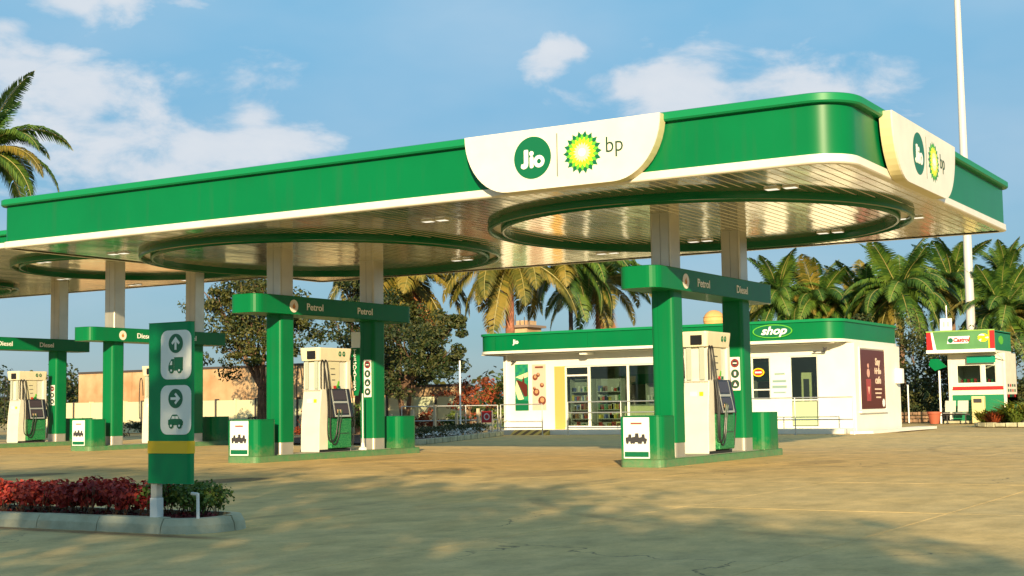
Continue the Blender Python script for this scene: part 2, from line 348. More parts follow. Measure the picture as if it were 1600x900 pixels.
def plate(name, pts, m, parent, o, frame, t=.01, holes=None, mb=None):
    """extruded flat shape; pts 2D in the frame's plane"""
    R_, U_, N_ = map(Vector, frame); o = Vector(o); own = mb is None; mb = mb or MB()
    n = len(pts); vs = [o+R_*x+U_*y for x,y in pts]+[o+R_*x+U_*y+N_*t for x,y in pts]
    mb.add(vs, [[i, (i+1)%n, (i+1)%n+n, i+n] for i in range(n)]+[[n+i for i in range(n)]])
    return mb.build(name, m, parent) if own else mb
def band(name, outer, inner, m, parent, o, frame, t=.01):
    R_, U_, N_ = map(Vector, frame); o = Vector(o); n = len(outer); mb = MB()
    vs = [o+R_*x+U_*y+N_*t for x,y in outer]+[o+R_*x+U_*y+N_*t for x,y in inner]+[o+R_*x+U_*y for x,y in outer]+[o+R_*x+U_*y for x,y in inner]
    fs = []
    for i in range(n):
        j = (i+1)%n; fs += [[i,j,n+j,n+i],[2*n+i,2*n+j,j,i],[n+i,n+j,3*n+j,3*n+i]]
    mb.add(vs, fs); return mb.build(name, m, parent)
def disc(r, n=32, cx=0, cy=0): return [(cx+r*math.cos(2*PI*i/n), cy+r*math.sin(2*PI*i/n)) for i in range(n)]
def rr2(w, h, r, cx=0, cy=0, n=5): return [(x+cx, y+cy) for x, y in rrect(-w/2, w/2, -h/2, h/2, r, n)]
def text(name, s, size, m, parent, o, frame, t=.008, bold=0, shear=0, sx=1.0, align='CENTER'):
    cu = bpy.data.curves.new('t', 'FONT'); cu.body = s; cu.size = size; cu.extrude = t/2; cu.offset = bold; cu.shear = shear
    cu.align_x = align; cu.align_y = 'CENTER'; cu.resolution_u = 3
    ob = bpy.data.objects.new('t', cu); C.objects.link(ob)
    dg = bpy.context.evaluated_depsgraph_get(); me = ob.evaluated_get(dg).to_mesh()
    R_, U_, N_ = map(Vector, frame); o = Vector(o)
    mb = MB().add([o+R_*v.co.x*sx+U_*v.co.y+N_*(v.co.z+t/2) for v in me.vertices], [list(p.vertices) for p in me.polygons])
    ob.evaluated_get(dg).to_mesh_clear(); bpy.data.objects.remove(ob); bpy.data.curves.remove(cu)
    return mb.build(name, m, parent)
def dup(src, loc=None, rotz=None, label=None, scale=None, group=None):
    def cp(o, par):
        c = o.copy(); C.objects.link(c)
        if par is not None: c.parent = par
        for ch in o.children: cp(ch, c)
        return c
    r = cp(src, None)
    if loc is not None: r.location = loc
    if rotz is not None: r.rotation_euler = (0,0,rotz)
    if scale is not None: r.scale = (scale,)*3
    if label: r['label'] = label
    if group: r['group'] = group
    return r

# ------------------------------------------------------------------ ground
MB().add([(-1500,-400,-.04),(1500,-400,-.04),(1500,2500,-.04),(-1500,2500,-.04)], [(0,1,2,3)]).build('ground', dirt_m, None, kind='structure')
fc = MB().add([(-52.2,-8.6,-.02),(17.7,-8.6,-.02),(17.7,50.6,-.02),(-52.2,50.6,-.02)], [(0,1,2,3)]).build('forecourt', mat('joint_filler', (.05, .045, .035), .9), None, kind='structure')
sx_, sy_ = 3.12, 5.38
mb = MB().add([(-sx_/2+.018,-sy_/2+.018,-.02),(sx_/2-.018,-sy_/2+.018,-.02),(sx_/2-.018,sy_/2-.018,-.02),(-sx_/2+.018,sy_/2-.018,-.02),
               (-sx_/2+.006,-sy_/2+.006,-.006),(sx_/2-.006,-sy_/2+.006,-.006),(sx_/2-.006,sy_/2-.006,-.006),(-sx_/2+.006,sy_/2-.006,-.006),
               (-sx_/2+.014,-sy_/2+.014,0),(sx_/2-.014,-sy_/2+.014,0),(sx_/2-.014,sy_/2-.014,0),(-sx_/2+.014,sy_/2-.014,0)],
              [(0,1,5,4),(1,2,6,5),(2,3,7,6),(3,0,4,7),(4,5,9,8),(5,6,10,9),(6,7,11,10),(7,4,8,11),(8,9,10,11)])
slab0 = mb.build('slab', slab_m, fc)
first = True
for i in range(-15, 7):
    for j in range(-3, 8):
        o = slab0 if first else slab0.copy()
        if not first: C.objects.link(o)
        first = False
        o.location = (-3.95+sx_*(i+.5), 10.2+sy_*(j+.5), rnd.uniform(-.0015, .0015))

# ------------------------------------------------------------------ canopies
lens_m = mat('lit_lamp_lens', (.8,.8,.75), .4); lens_m.node_tree.nodes['Principled BSDF'].inputs['Emission Color'].default_value = (1,.95,.8,1); lens_m.node_tree.nodes['Principled BSDF'].inputs['Emission Strength'].default_value = .55
def outline(x0, x1, y0, y1, r, n=10):
    out = []; ra, rb = r if isinstance(r, tuple) else (r, r)
    for (cx, cy, a0, r) in ((x1-ra,y0+ra,-PI/2,ra),(x1-rb,y1-rb,0,rb),(x0+rb,y1-rb,PI/2,rb),(x0+rb,y0+rb,PI,rb)):
        for i in range(n+1):
            a = a0+PI/2*i/n; out.append((cx+r*math.cos(a), cy+r*math.sin(a), math.cos(a), math.sin(a)))
    return out
def slats(x0, x1, y0, y1, r, z, pitch=.20):
    mb = MB(); n = int((x1-x0)/pitch); pitch = (x1-x0)/n
    def lim(x):
        d = 0
        if x > x1-r: d = x-(x1-r)
        if x < x0+r: d = (x0+r)-x
        k = r-math.sqrt(max(0, r*r-d*d)); return y0+k, y1-k
    for i in range(n):
        a = x0+i*pitch; prof = [(a,z),(a+pitch*.84,z),(a+pitch*.88,z+.018),(a+pitch*.96,z+.018),(a+pitch,z)]
        vs = []
        for (x, zz) in prof:
            l = lim(min(max(x, x0+.01), x1-.01)); vs += [(x,l[0],zz),(x,l[1],zz)]
        mb.add(vs, [[2*k, 2*k+1, 2*k+3, 2*k+2] for k in range(4)])
    return mb
def canopy(name, label, x0, x1, y0, y1, zb, zt, r, rings, rr, cols, lights, root_loc):
    t = thing(name, root_loc, label, 'canopy')
    P = outline(x0, x1, y0, y1, r)
    MB().sweep(P, [(0, zb+.15),(0, zt-.16)]).build('fascia_band', green, t)
    MB().sweep(P, [(-.05, zt-.165),(.10, zt-.16),(.13, zt-.13),(.13, zt-.02),(.09, zt),(-.35, zt)]).build('cap_rail', green_lt, t, bevel=0)
    MB().sweep(P, [(.0, zb+.155),(.045, zb+.15),(.05, zb+.02),(.03, zb),(-.10, zb)]).build('edge_strip', cream, t)
    MB().add([(p[0]-p[2]*.3, p[1]-p[3]*.3, zt-.04) for p in P], [list(range(len(P)))]).build('roof_deck', galv, t)
    slats(x0+.05, x1-.05, y0+.05, y1-.05, .3, zb+.02).build('soffit_slats', soffit_m, t, kind='stuff')
    for (cx, cy) in rings:
        MB().lathe(cx, cy, [(rr, zb+.03),(rr+.015, zb-.05),(rr, zb-.115),(rr-.05, zb-.125),(rr-.075, zb-.09),(rr-.075, zb+.03)], 120).build('ring_rim', green_dk, t)
        MB().lathe(cx, cy, [(rr-.27, zb+.03),(rr-.27, zb-.10),(rr-.30, zb-.14),(rr-.34, zb-.13),(rr-.345, zb+.03)], 120).build('ring_rim', green_dk, t)
        MB().lathe(cx, cy, [(rr-.08, zb+.005),(rr-.265, zb+.005)], 120).build('ring_trim', cream, t)
    for (cx, cy) in cols:
        c = MB().prism(rrect(cx-.23, cx+.23, cy, cy+.49, .05, 3), 3.6, zb+.04).build('column', steel, t)
        MB().box(cx-.004, cx+.004, cy-.003, cy, 3.96, zb).build('panel_joint', mat('joint_grey', (.22,.22,.2), .6), c)
    for (cx, cy) in lights:
        f = MB().box(cx-.30, cx-.05, cy-.09, cy+.09, zb-.006, zb+.03).box(cx+.05, cx+.30, cy-.09, cy+.09, zb-.006, zb+.03).build('downlight', white, t)
        for q_ in (-.175, .175): MB().box(cx+q_-.11, cx+q_+.11, cy-.08, cy+.08, zb-.011, zb-.007).build('lamp_lens', lens_m, f)
    return t
X1c, X2c, X3c, X4c = -12.12, -22.39, -34.95, -41.85
Zb, Zt = 5.08, 6.23
CX0, CX1, CY0, CY1 = -27.2, -6.94, 21.88, 33.7
can1 = canopy('fuel_canopy', 'large green fuel canopy with two white emblem panels and rounded front corner', CX0, CX1, CY0, CY1, Zb, Zt, (.62, .22),
              [(X1c, 27.8), (X2c, 27.8)], 4.5, [(X1c, 25.91), (X1c, 29.6), (X2c, 25.91), (X2c, 29.6)],
              [(-13.47,23.98),(-8.84,24.1),(-16.32,23.96),(-23.31,24.0),(-25.9,24.27),(-8.1,29.8),(-16.4,31.9),(-13.4,30.9),(-20.2,30.9),(-10.3,31.2),(-25.8,31.5)], ((CX0+CX1)/2, 27.8, 0))
can2 = canopy('fuel_canopy', 'farther green canopy showing behind the left end of the large one', -58, -29.9, 27.6, 39.8, 6.1, 6.62, .4,
              [(-35.2, 33.75), (-47.3, 33.75)], 4.0, [(X3c, 32.37), (X3c, 36.06), (X4c, 32.37), (X4c, 36.06)],
              [(-39.3,29.0),(-40.6,35.4),(-36.5,31.0),(-37.5,38.6),(-40.5,38.8),(-33.4,38.8),(-32.0,30)], (-44, 33.7, 0))

# emblem panels
def emblem(parent, o, frame, w=3.98, h=1.10):
    """o = top centre of the panel face; half-round tapering sides"""
    R_, U_, N_ = map(Vector, frame); o = Vector(o)
    def shape(s=0):
        pts = []
        hw, bw = w/2-s, w/2-.92-s
        for i in range(13):
            a = PI/2*i/12; pts.append((-hw+(hw-bw)*(1-math.cos(a)), -(h-s)*math.sin(a)))
        return pts+[(-x, y) for x, y in reversed(pts)]
    S_ = shape()
    p = plate('emblem_panel', S_, cream, parent, o, frame, .03)
    # returning edge
    n = len(S_); mb = MB(); mb.add([o+R_*x+U_*y for x,y in S_]+[o+R_*x+U_*y-N_*.20 for x,y in S_], [[i+1, i, n+i, n+i+1] for i in range(n-1)]+[[0, n-1, 2*n-1, n]])
    mb.build('panel_edge', cream_edge, p)
    e = .032
    d = plate('round_badge', disc(.385, 48, -.54, -.52), logo_green, p, o, frame, e)
    k = .385
    # the word in the round badge, drawn with strokes
    def q(x, y): return (-.54+x*k, -.52+y*k)
    J = [(-.62,-.40),(-.58,-.46),(-.50,-.50),(-.40,-.50),(-.30,-.45),(-.235,-.36),(-.22,-.24),(-.22,.36),(-.25,.40),(-.42,.40),(-.45,.36),(-.45,-.20),(-.48,-.27),(-.54,-.26),(-.60,-.27)]
    plate('letter', [q(*a) for a in J][::-1], pure, d, o, frame, .040)
    plate('letter', [q(x, y) for x, y in rr2(.20, .56, .08, -.04, -.21)], pure, d, o, frame, .040)
    plate('letter_dot', disc(.045, 16, *q(-.04, .20)), pure, d, o, frame, .040)
    ci = q(.36, -.20); band('letter', disc(.29*k, 28, *ci), disc(.115*k, 28, *ci), pure, d, o, frame, .040)
    plate('divider', rr2(.020, .78, .005, -.03, -.52), mat('divider_grey', (.16,.20,.17), .5), p, o, frame, .035)
    # petalled sun emblem: rotated petals in four colours
    cx, cy = .48, -.53
    def petals(R1, R0, m_, t_, off, width):
        mb = MB()
        for i in range(18):
            a = 2*PI*(i+off)/18
            def pp(r, b): return (cx+r*math.cos(a+b), cy+r*math.sin(a+b))
            pts = [pp(R0*.6, -width*.2), pp(R0, -width), pp((R0+R1)/2, -width*.8), pp(R1, 0), pp((R0+R1)/2, width*.8), pp(R0, width), pp(R0*.6, width*.2)]
            plate('', pts, None, None, o, frame, t_+i*.0001, mb=mb)
        return mb.build('petals', m_, p)
    petals(.385, .25, logo_green, .033, 0, .16)
    petals(.335, .20, logo_lime, .037, .5, .16)
    petals(.275, .15, logo_yellow, .041, 0, .17)
    petals(.18, .08, mat('petal_cream', (.85,.82,.45), .4), .045, .5, .20)
    plate('petal_core', disc(.075, 24, cx, cy), pure, p, o, frame, .050)
    text('lettering', 'bp', .40, mat('letter_dark_green', (.01,.06,.03), .5), p, o+R_*1.11+U_*-.46, frame, .006, bold=-.002, sx=.92).location = N_*.032
    return p
emblem(can1, (-12.04, 21.62, 6.19), FRONT)
emblem(can1, (-6.68, 25.78, 6.17), SIDE, 4.30, 1.12)

# ------------------------------------------------------------------ pump islands and gantries
WHERE = {1: 'right-hand pump island', 2: 'middle pump island', 3: 'third island behind the lane sign', 4: 'farthest left pump island'}
def icon_panel(parent, cx, y, zc, n):
    h = .235*n+.04
    p = plate('notice_panel', rr2(.235, h, .01, cx, zc), sign_white, parent, (0, y, 0), FRONT, .012)
    for i in range(n):
        z = zc+h/2-.135-i*.235
        d = plate('notice_icon', disc(.098, 20, cx, z), dark, p, (0, y, 0), FRONT, .017)
        band('icon_ring', disc(.082, 20, cx, z), disc(.068, 20, cx, z), red if i == 0 else logo_green, d, (0, y, 0), FRONT, .021)
        k = i % 4
        if k == 0: plate('icon_glyph', rr2(.10, .022, .008, cx, z), pure, d, (0, y, 0), FRONT, .021)
        elif k == 1: plate('icon_glyph', rr2(.05, .085, .01, cx, z), pure, d, (0, y, 0), FRONT, .021)
        elif k == 2: plate('icon_glyph', [(cx-.045, z-.04), (cx+.045, z-.04), (cx, z+.045)], pure, d, (0, y, 0), FRONT, .021)
        else: plate('icon_glyph', disc(.035, 12, cx, z), pure, d, (0, y, 0), FRONT, .021)
def gantry(i, xc, dy, words, n_icons, z0=.15):
    t = thing('island_gantry', (xc, 25.9+dy, z0), 'green gantry on two posts reading %s over the %s' % (' and '.join(sorted(set(w[0] for w in words))), WHERE[i]), 'gantry', 'green gantries over the pump islands')
    for k, cy in enumerate((25.91+dy, 29.6+dy)):
        c = MB().prism(rrect(xc-.245, xc+.25, cy-.02, cy+.51, .09, 4), .44, 3.52).build('post_cladding', green, t)
        MB().box(xc-.245+.16, xc-.245+.166, cy-.023, cy-.02, .44, 3.5).build('cladding_joint', green_dk, c)
        MB().prism(rrect(xc-.235, xc+.24, cy-.01, cy+.50, .08, 4), .15, .44).build('base_band', steel, c)
        if k == 1 and n_icons: icon_panel(c, xc+.055, cy-.02, 1.87 if n_icons == 3 else 2.0, n_icons)
    b = MB().prism(rrect(xc-.44, xc+.44, 24.80+dy, 31.12+dy, .24, 6), 3.50, 3.94).build('header_beam', green, t, bevel=.012)
    if words:
        e = plate('round_sticker', disc(.155, 24, 26.15+dy, 3.70), cream, b, (xc+.44, 0, 0), SIDE, .006)
        plate('flame_mark', [(x*.75+26.15+dy, y*.75+3.70) for x, y in ((-.05,-.08),(.05,-.08),(.075,0),(.03,.03),(.02,.10),(-.04,.04),(-.075,0))], mat('flame_orange', (.55,.22,.03), .5), e, (xc+.44, 0, 0), SIDE, .009)
        for w, y in words: text('lettering', w, .235, pure, b, (xc+.44, y+dy, 3.70), SIDE, .008, bold=.003, sx=1.12)
    return t
def island(i, xc, dy, kl):
    k = thing('island_kerb', (xc, 28+dy, 0), 'green painted raised kerb of the %s' % WHERE[i], 'kerb', 'green pump island kerbs')
    MB().prism(rrect(xc-.46, xc+.47, 24.76+dy, 31.42+dy, .14, 4), 0, .13).build('kerb_side', green_kerb, k)
    MB().prism(rrect(xc-.45, xc+.46, 24.77+dy, 31.41+dy, .13, 4), .13, .15).build('kerb_top', green_kerb, k, bevel=.01)
    MB().box(xc-.30, xc+.33, 25.75+dy, 30.2+dy, .15, .158).build('concrete_bed', mat('island_bed', (.30,.30,.24), .8), k)
def end_box(i, xc, y0, y1, near, poster):
    t = thing('end_box', (xc, (y0+y1)/2, .15), 'green rounded box at the %s end of the %s' % ('near' if near else 'far', WHERE[i]), 'bin box', 'green boxes at the island ends')
    MB().prism(rrect(xc-.44, xc+.44, y0, y1, .16 if near else .22, 5, (1,1,1,0) if near else (1,1,1,1)), .15, .985).build('box_body', green, t, bevel=.008)
    MB().prism(rrect(xc-.42, xc+.42, y0+.02, y1-.02, .15, 5), .985, 1.0).build('lid', green, t)
    if poster:
        p = plate('poster', rr2(.56, .80, .01, xc-.10, .57), sign_white, t, (0, y0, 0), FRONT, .008)
        cx, cz = xc-.10, .55
        # fleet picture: three lorries in a row, headline, green foot band
        mb = MB()
        for q_, s in ((-.15, .9), (.0, 1.1), (.14, .9)):
            plate('', [(cx+q_+a*s, cz+b*s) for a, b in ((-.09,-.06),(.09,-.06),(.10,0),(.05,.02),(.04,.10),(-.02,.10),(-.03,.04),(-.09,.03))], None, None, (0, y0, 0), FRONT, .012+abs(q_)*.01, mb=mb)
            for w in (-.05, .05): plate('', disc(.028, 12, cx+q_+w*s, cz-.07), None, None, (0, y0, 0), FRONT, .0145+abs(w+q_)*.01, mb=mb)
        mb.build('lorry_picture', dark, p)
        plate('headline', rr2(.24, .035, .01, cx, .85), mat('dull_red_print', (.30,.08,.05), .5), p, (0, y0, 0), FRONT, .012)
        plate('foot_band', rr2(.52, .10, .01, cx, .25), logo_green, p, (0, y0, 0), FRONT, .012)
    return t

# ---- dispenser, built once in place on island 1 and copied
def dispenser(xc, y0, label):
    t = thing('fuel_dispenser', (xc, y0, .15), label, 'fuel dispenser', 'white and green fuel dispensers')
    x0, x1 = xc-.30, xc+.30
    MB().box(x0-.01, x1+.01, y0+.02, y0+1.55, .15, .22).build('plinth', black, t, bevel=.005)
    # white hose tower: tapered, curved on the near edge
    pr = [(.0,.16),(.02,.8),(.06,1.2),(.12,1.55),(.15,1.75),(.16,2.45),(.46,2.45),(.46,1.75),(.46,1.3),(.46,.16)]
    mb = MB(); n = len(pr); fx = x1-.0
    vs = [(x0+.02, y0+a, z) for a, z in pr]+[(fx, y0+a, z) for a, z in pr]
    mb.add(vs, [[i, (i+1)%n, (i+1)%n+n, i+n] for i in range(n)]+[list(range(n))[::-1], [n+i for i in range(n)]])
    tower = mb.build('hose_tower', mat('dispenser_white', (.70,.69,.60), .35, var=.04), t, bevel=.02)
    for xx in (x0+.16, x1-.14): MB().box(xx-.055, xx+.055, y0+.085, y0+.10, 1.72, 2.44).build('hose_channel', mat('channel_grey', (.40,.46,.40), .4), tower)
    # back panel
    MB().box(x0+.06, x1-.06, y0+.46, y0+1.44, 1.0, 2.45).build('centre_panel', mat('dispenser_white', (.76,.74,.64)), t)
    pts = [(y0+.52, 2.42), (y0+.52, 1.60)]+[(y0+.52+.58*math.sin(a), 1.90-.30*math.cos(a)) for a in [PI/2*i/8 for i in range(9)]]+[(y0+1.10, 2.42)]
    cp_ = plate('leaflet_panel', pts, mat('panel_cream', (.62,.60,.42), .4), t, (x1-.055, 0, 0), SIDE, .012)
    for k in range(3): plate('printed_line', rr2(.22-.05*(k==2), .022, .01, y0+.76+.02*k, 2.22-.14*k), dark, cp_, (x1-.055, 0, 0), SIDE, .015)
    gp = [(y0+.52+.58*math.sin(a), 1.90-.30*math.cos(a)) for a in [PI/2*i/8 for i in range(9)]]
    gi = [(y0+.52+.50*math.sin(a), 1.92-.24*math.cos(a)) for a in [PI/2*i/8 for i in range(9)]]
    plate('green_swoosh', gp+gi[::-1], logo_lime, cp_, (x1-.055, 0, 0), SIDE, .016)
    MB().box(x0+.02, x1-.01, y0+1.44, y0+1.62, .16, 2.45).build('end_post', mat('dispenser_white', (.76,.74,.64)), t, bevel=.01)
    # sloping console with two displays
    def slope(z): return x1+.16-(z-1.02)*.20
    mb = MB(); ya, yb = y0+.46, y0+1.50
    mb.add([(x0+.02,ya,1.0),(slope(1.0),ya,1.0),(slope(1.72),ya,1.72),(x0+.02,ya,1.72),(x0+.02,yb,1.0),(slope(1.0),yb,1.0),(slope(1.72),yb,1.72),(x0+.02,yb,1.72)],
           [(0,1,2,3),(7,6,5,4),(0,4,5,1),(1,5,6,2),(2,6,7,3),(3,7,4,0)])
    con = mb.build('console', black, t, bevel=.015)
    def scr(z0, z1, a, b, m_, nm, e=.006, par=con):
        e2 = e
        return MB().add([(slope(z0)+e2,a,z0),(slope(z0)+e2,b,z0),(slope(z1)+e2,b,z1),(slope(z1)+e2,a,z1),(slope(z0)-.02,a,z0),(slope(z0)-.02,b,z0),(slope(z1)-.02,b,z1),(slope(z1)-.02,a,z1)],
                 [(0,1,2,3),(0,4,5,1),(1,5,6,2),(2,6,7,3),(3,7,4,0)]).build(nm, m_, par)
    fr = mat('console_frame', (.42,.44,.40), .3, metal=.3)
    scr(1.02, 1.70, ya+.10, ya+.14, fr, 'frame_rail'); scr(1.02, 1.70, yb-.20, yb-.16, fr, 'frame_rail'); scr(1.36, 1.41, ya+.14, yb-.20, fr, 'frame_rail', .008); scr(1.02, 1.06, ya+.14, yb-.20, fr, 'frame_rail', .008)
    scr(1.44, 1.68, ya+.16, yb-.22, mat('display_glass', (.05,.035,.03), .1), 'display', .010)
    scr(1.10, 1.33, ya+.16, yb-.22, mat('display_glass', (.05,.035,.03)), 'display', .010)
    scr(1.12, 1.20, ya+.24, ya+.42, mat('receipt_cream', (.60,.45,.28), .5), 'keypad', .014)
    # lower cabinet with printed pattern
    m = bpy.data.materials.new('green_patterned_cabinet') if 'green_patterned_cabinet' not in MATS else None
    if m:
        m.use_nodes = True; nt = m.node_tree; p = nt.nodes['Principled BSDF']; p.inputs['Roughness'].default_value = .35
        tcn = nt.nodes.new('ShaderNodeTexCoord'); v = nt.nodes.new('ShaderNodeTexVoronoi'); v.inputs['Scale'].default_value = 16; v.feature = 'DISTANCE_TO_EDGE'
        nt.links.new(tcn.outputs['Object'], v.inputs['Vector']); r = nt.nodes.new('ShaderNodeValToRGB'); nt.links.new(v.outputs['Distance'], r.inputs[0])
        r.color_ramp.elements[0].position = .02; r.color_ramp.elements[0].color = (.06,.30,.11,1); r.color_ramp.elements[1].position = .10; r.color_ramp.elements[1].color = (0,.14,.04,1)
        nt.links.new(r.outputs[0], p.inputs['Base Color']); MATS['green_patterned_cabinet'] = m
    cab = MB().box(x0+.02, x1+.10, y0+.46, y0+1.48, .24, 1.0).build('lower_cabinet', MATS['green_patterned_cabinet'], t, bevel=.03)
    # head
    hp = rrect(x0-.02, x1+.03, y0-.02, y0+1.66, .10, 4)
    mb = MB(); n = len(hp); cx, cy = xc, y0+.82
    mb.add([(cx+(x-cx)*.90, cy+(y-cy)*.96, 2.42) for x, y in hp]+[(x, y, 2.70) for x, y in hp]+[(x, y, 2.74) for x, y in hp],
           [[i, (i+1)%n, (i+1)%n+n, i+n] for i in range(n)]+[[i+n, (i+1)%n+n, (i+1)%n+2*n, i+2*n] for i in range(n)]+[[2*n+i for i in range(n)], list(range(n))[::-1]])
    hd = mb.build('head', mat('dispenser_cream', (.74,.68,.50), .35, var=.05), t)
    plate('side_screen', rr2(.26, .20, .01, xc+.08, 2.56), black, hd, (0, y0-.012, 0), FRONT, .02)
    for k in (0, 1):
        d = band('grade_ring', disc(.062, 20, y0+1.02+k*.20, 2.60), disc(.034, 20, y0+1.02+k*.20, 2.60), logo_green, hd, (x1+.012, 0, 0), SIDE, .02)
    for z in (.95, 1.68): MB().box(x0+.02, x1+.002, y0+.02+(z-.16)*.03, y0+.03+(z-.16)*.03, z, z+.008).build('panel_gap', dark, tower)
    plate('rating_label', rr2(.16, .10, .01, xc-.05, 1.42), sign_white, tower, (0, y0+.095, 0), FRONT, .012)
    plate('warning_label', rr2(.09, .09, .01, xc+.13, 1.42), yellow, tower, (0, y0+.095, 0), FRONT, .012)
    for k, cc in enumerate((red, logo_green)): plate('grade_label', rr2(.13, .07, .01, y0+.76+.20*k, 1.76), cc, t, (x1+.02, 0, 0), SIDE, .012)
    MB().box(x1+.10, x1+.115, y0+.66, y0+1.34, .60, .615).build('cabinet_gap', dark, cab)
    # hoses with nozzles
    def hose(xh, yh, ytop, side=1, low=.34, out=.14):
        p = []
        for i in range(9):
            a = PI*i/8; p.append((xh, yh+.075-.075*math.cos(a)*1.0+0, 2.30+.13*math.sin(a)))
        p = [(xh, yh, 1.72)]+p
        p += [(xh+out*.2, yh+.17, 2.1), (xh+out*.5, yh+.18, 1.7), (xh+out, yh+.14, 1.25), (xh+out*1.1, yh+.08, .8), (xh+out, yh+.12, .5), (xh+out*.9, yh+.24, low), (xh+out*.9, yh+.42, low), (xh+out*.9, yh+.55, .55), (xh+out*.95, yh+.62, .95)]
        # smooth
        sp = []
        for a, b in zip(p[:-1], p[1:]):
            for k in range(3): sp.append(tuple(a[j]+(b[j]-a[j])*k/3 for j in range(3)))
        sp.append(p[-1])
        for _ in range(2): sp = [sp[0]]+[tuple((sp[i-1][j]+2*sp[i][j]+sp[i+1][j])/4 for j in range(3)) for i in range(1, len(sp)-1)]+[sp[-1]]
        h = MB().tube(sp, .017, 8).build('hose', rubber, t)
        e = sp[-1]
        MB().tube([(e[0], e[1], e[2]-.04), (e[0]+.01, e[1]+.02, e[2]+.12), (e[0]+.02, e[1]+.05, e[2]+.22)], .028, 8).tube([(e[0]+.02, e[1]+.05, e[2]+.22), (e[0]-.05, e[1]+.07, e[2]+.30)], .014, 8).build('nozzle', mat('nozzle_dark', (.03,.06,.045), .3), h)
    hose(x1+.02, y0+.08, 0, low=.42); hose(x1+.02, y0+.24, 0, low=.34, out=.12)
    # hose loop on the near end, hanging off the left side
    mb = MB(); L_ = [(x0+.10, y0-.03, 1.75), (x0+.09, y0-.05, 2.2), (x0+.04, y0-.06, 2.36), (x0-.03, y0-.05, 2.3), (x0-.07, y0-.03, 2.0), (x0-.09, y0-.02, 1.4), (x0-.08, y0, .9), (x0-.05, y0+.05, 1.1)]
    sp = []
    for a, b in zip(L_[:-1], L_[1:]):
        for k in range(4): sp.append(tuple(a[j]+(b[j]-a[j])*k/4 for j in range(3)))
    for _ in range(3): sp = [sp[0]]+[tuple((sp[i-1][j]+2*sp[i][j]+sp[i+1][j])/4 for j in range(3)) for i in range(1, len(sp)-1)]+[sp[-1]]
    h = mb.tube(sp, .016, 8).build('hose', rubber, t)
    # far-side nozzles and holster
    for k in range(2):
        yy = y0+1.66+.06*k
        MB().tube([(x1+.02-.1*k, yy, .30), (x1+.06-.1*k, yy+.05, .9), (x1+.05-.1*k, yy, 1.3), (x1-.02-.1*k, yy-.03, 1.75), (x1-.04-.1*k, yy-.06, 2.3)], .016, 8).build('hose', rubber, t)
    MB().obox((x1+.03, y0+1.64, 1.22), (.03,0,.01), (0,.035,0), (-.02,0,.14)).build('nozzle', mat('nozzle_dark', (.03,.06,.045)), t, bevel=.01)
    return t

specs = [(1, X1c, 0, [('Petrol', 27.05), ('Diesel', 29.17)], 3), (2, X2c, 0, [('Petrol', 26.95), ('Petrol', 28.97)], 4),
         (3, X3c, 6.4, [('Diesel', 27.1), ('Diesel', 29.2)], 3), (4, X4c, 6.4, [('Diesel', 27.1), ('Diesel', 28.95)], 3)]
for (i, xc, dy, words, ni) in specs:
    gantry(i, xc, dy, words, ni); island(i, xc, dy, 0)
for (i, xc, dy) in ((1, X1c, 0), (2, X2c, 0), (3, X3c, 6.4)): end_box(i, xc, 24.83+dy, 25.55+dy, True, True)
for (i, xc, dy) in ((1, X1c, 0), (2, X2c, 0), (3, X3c, 6.4), (4, X4c, 6.4)): end_box(i, xc, 30.45+dy, 31.30+dy, False, False)
d1 = dispenser(X1c, 27.42, 'fuel dispenser between the posts of the right-hand pump island')
d1.scale = (1, .80, 1)
dup(d1, (X2c, 27.25, .15), label='fuel dispenser between the posts of the middle pump island, beside the feather banner')
dup(d1, (X3c, 34.1, .15), label='fuel dispenser mostly hidden behind the lane sign')
dup(d1, (X4c, 34.2, .15), label='fuel dispenser at the left edge, on the farthest pump island')

# feather banner and stand on island 2
t = thing('feather_banner', (-22.05, 29.1, .15), 'tall narrow green feather banner with white top beside the middle dispenser', 'banner')
MB().lathe(-22.16, 29.12, [(0,.15),(.11,.15),(.11,.20),(.05,.24),(.04,.34),(0,.34)], 16).build('foot', white, t)
MB().tube([(-22.16, 29.12, .2), (-22.16, 29.12, 1.6)], .018).build('pole', white, t)
n = 12; mb = MB()
vs = []
for i in range(n+1):
    z = 1.55+1.65*i/n; w = .13*(1 if i > 2 else .45+.2*i); c = -22.38+.02*math.sin(i*.8)
    vs += [(c-w, 29.1+.02*math.sin(i*1.1), z), (c+w, 29.13+.02*math.sin(i*1.1+1), z)]
k = 9
mb.add(vs[:2*k+2], [[2*i, 2*i+1, 2*i+3, 2*i+2] for i in range(k)]); fl = mb.build('cloth', green, t); s_ = fl.modifiers.new('solid', 'SOLIDIFY'); s_.thickness = .006
mb = MB().add(vs[2*k:], [[2*i, 2*i+1, 2*i+3, 2*i+2] for i in range(0, n-k)]); fl2 = mb.build('cloth_top', sign_white, t); s_ = fl2.modifiers.new('solid', 'SOLIDIFY'); s_.thickness = .006
for j, ch in enumerate('TEGDATES'): text('lettering', ch, .17, pure, fl, (-22.36, 29.06, 2.68-j*.135), FRONT, .01)

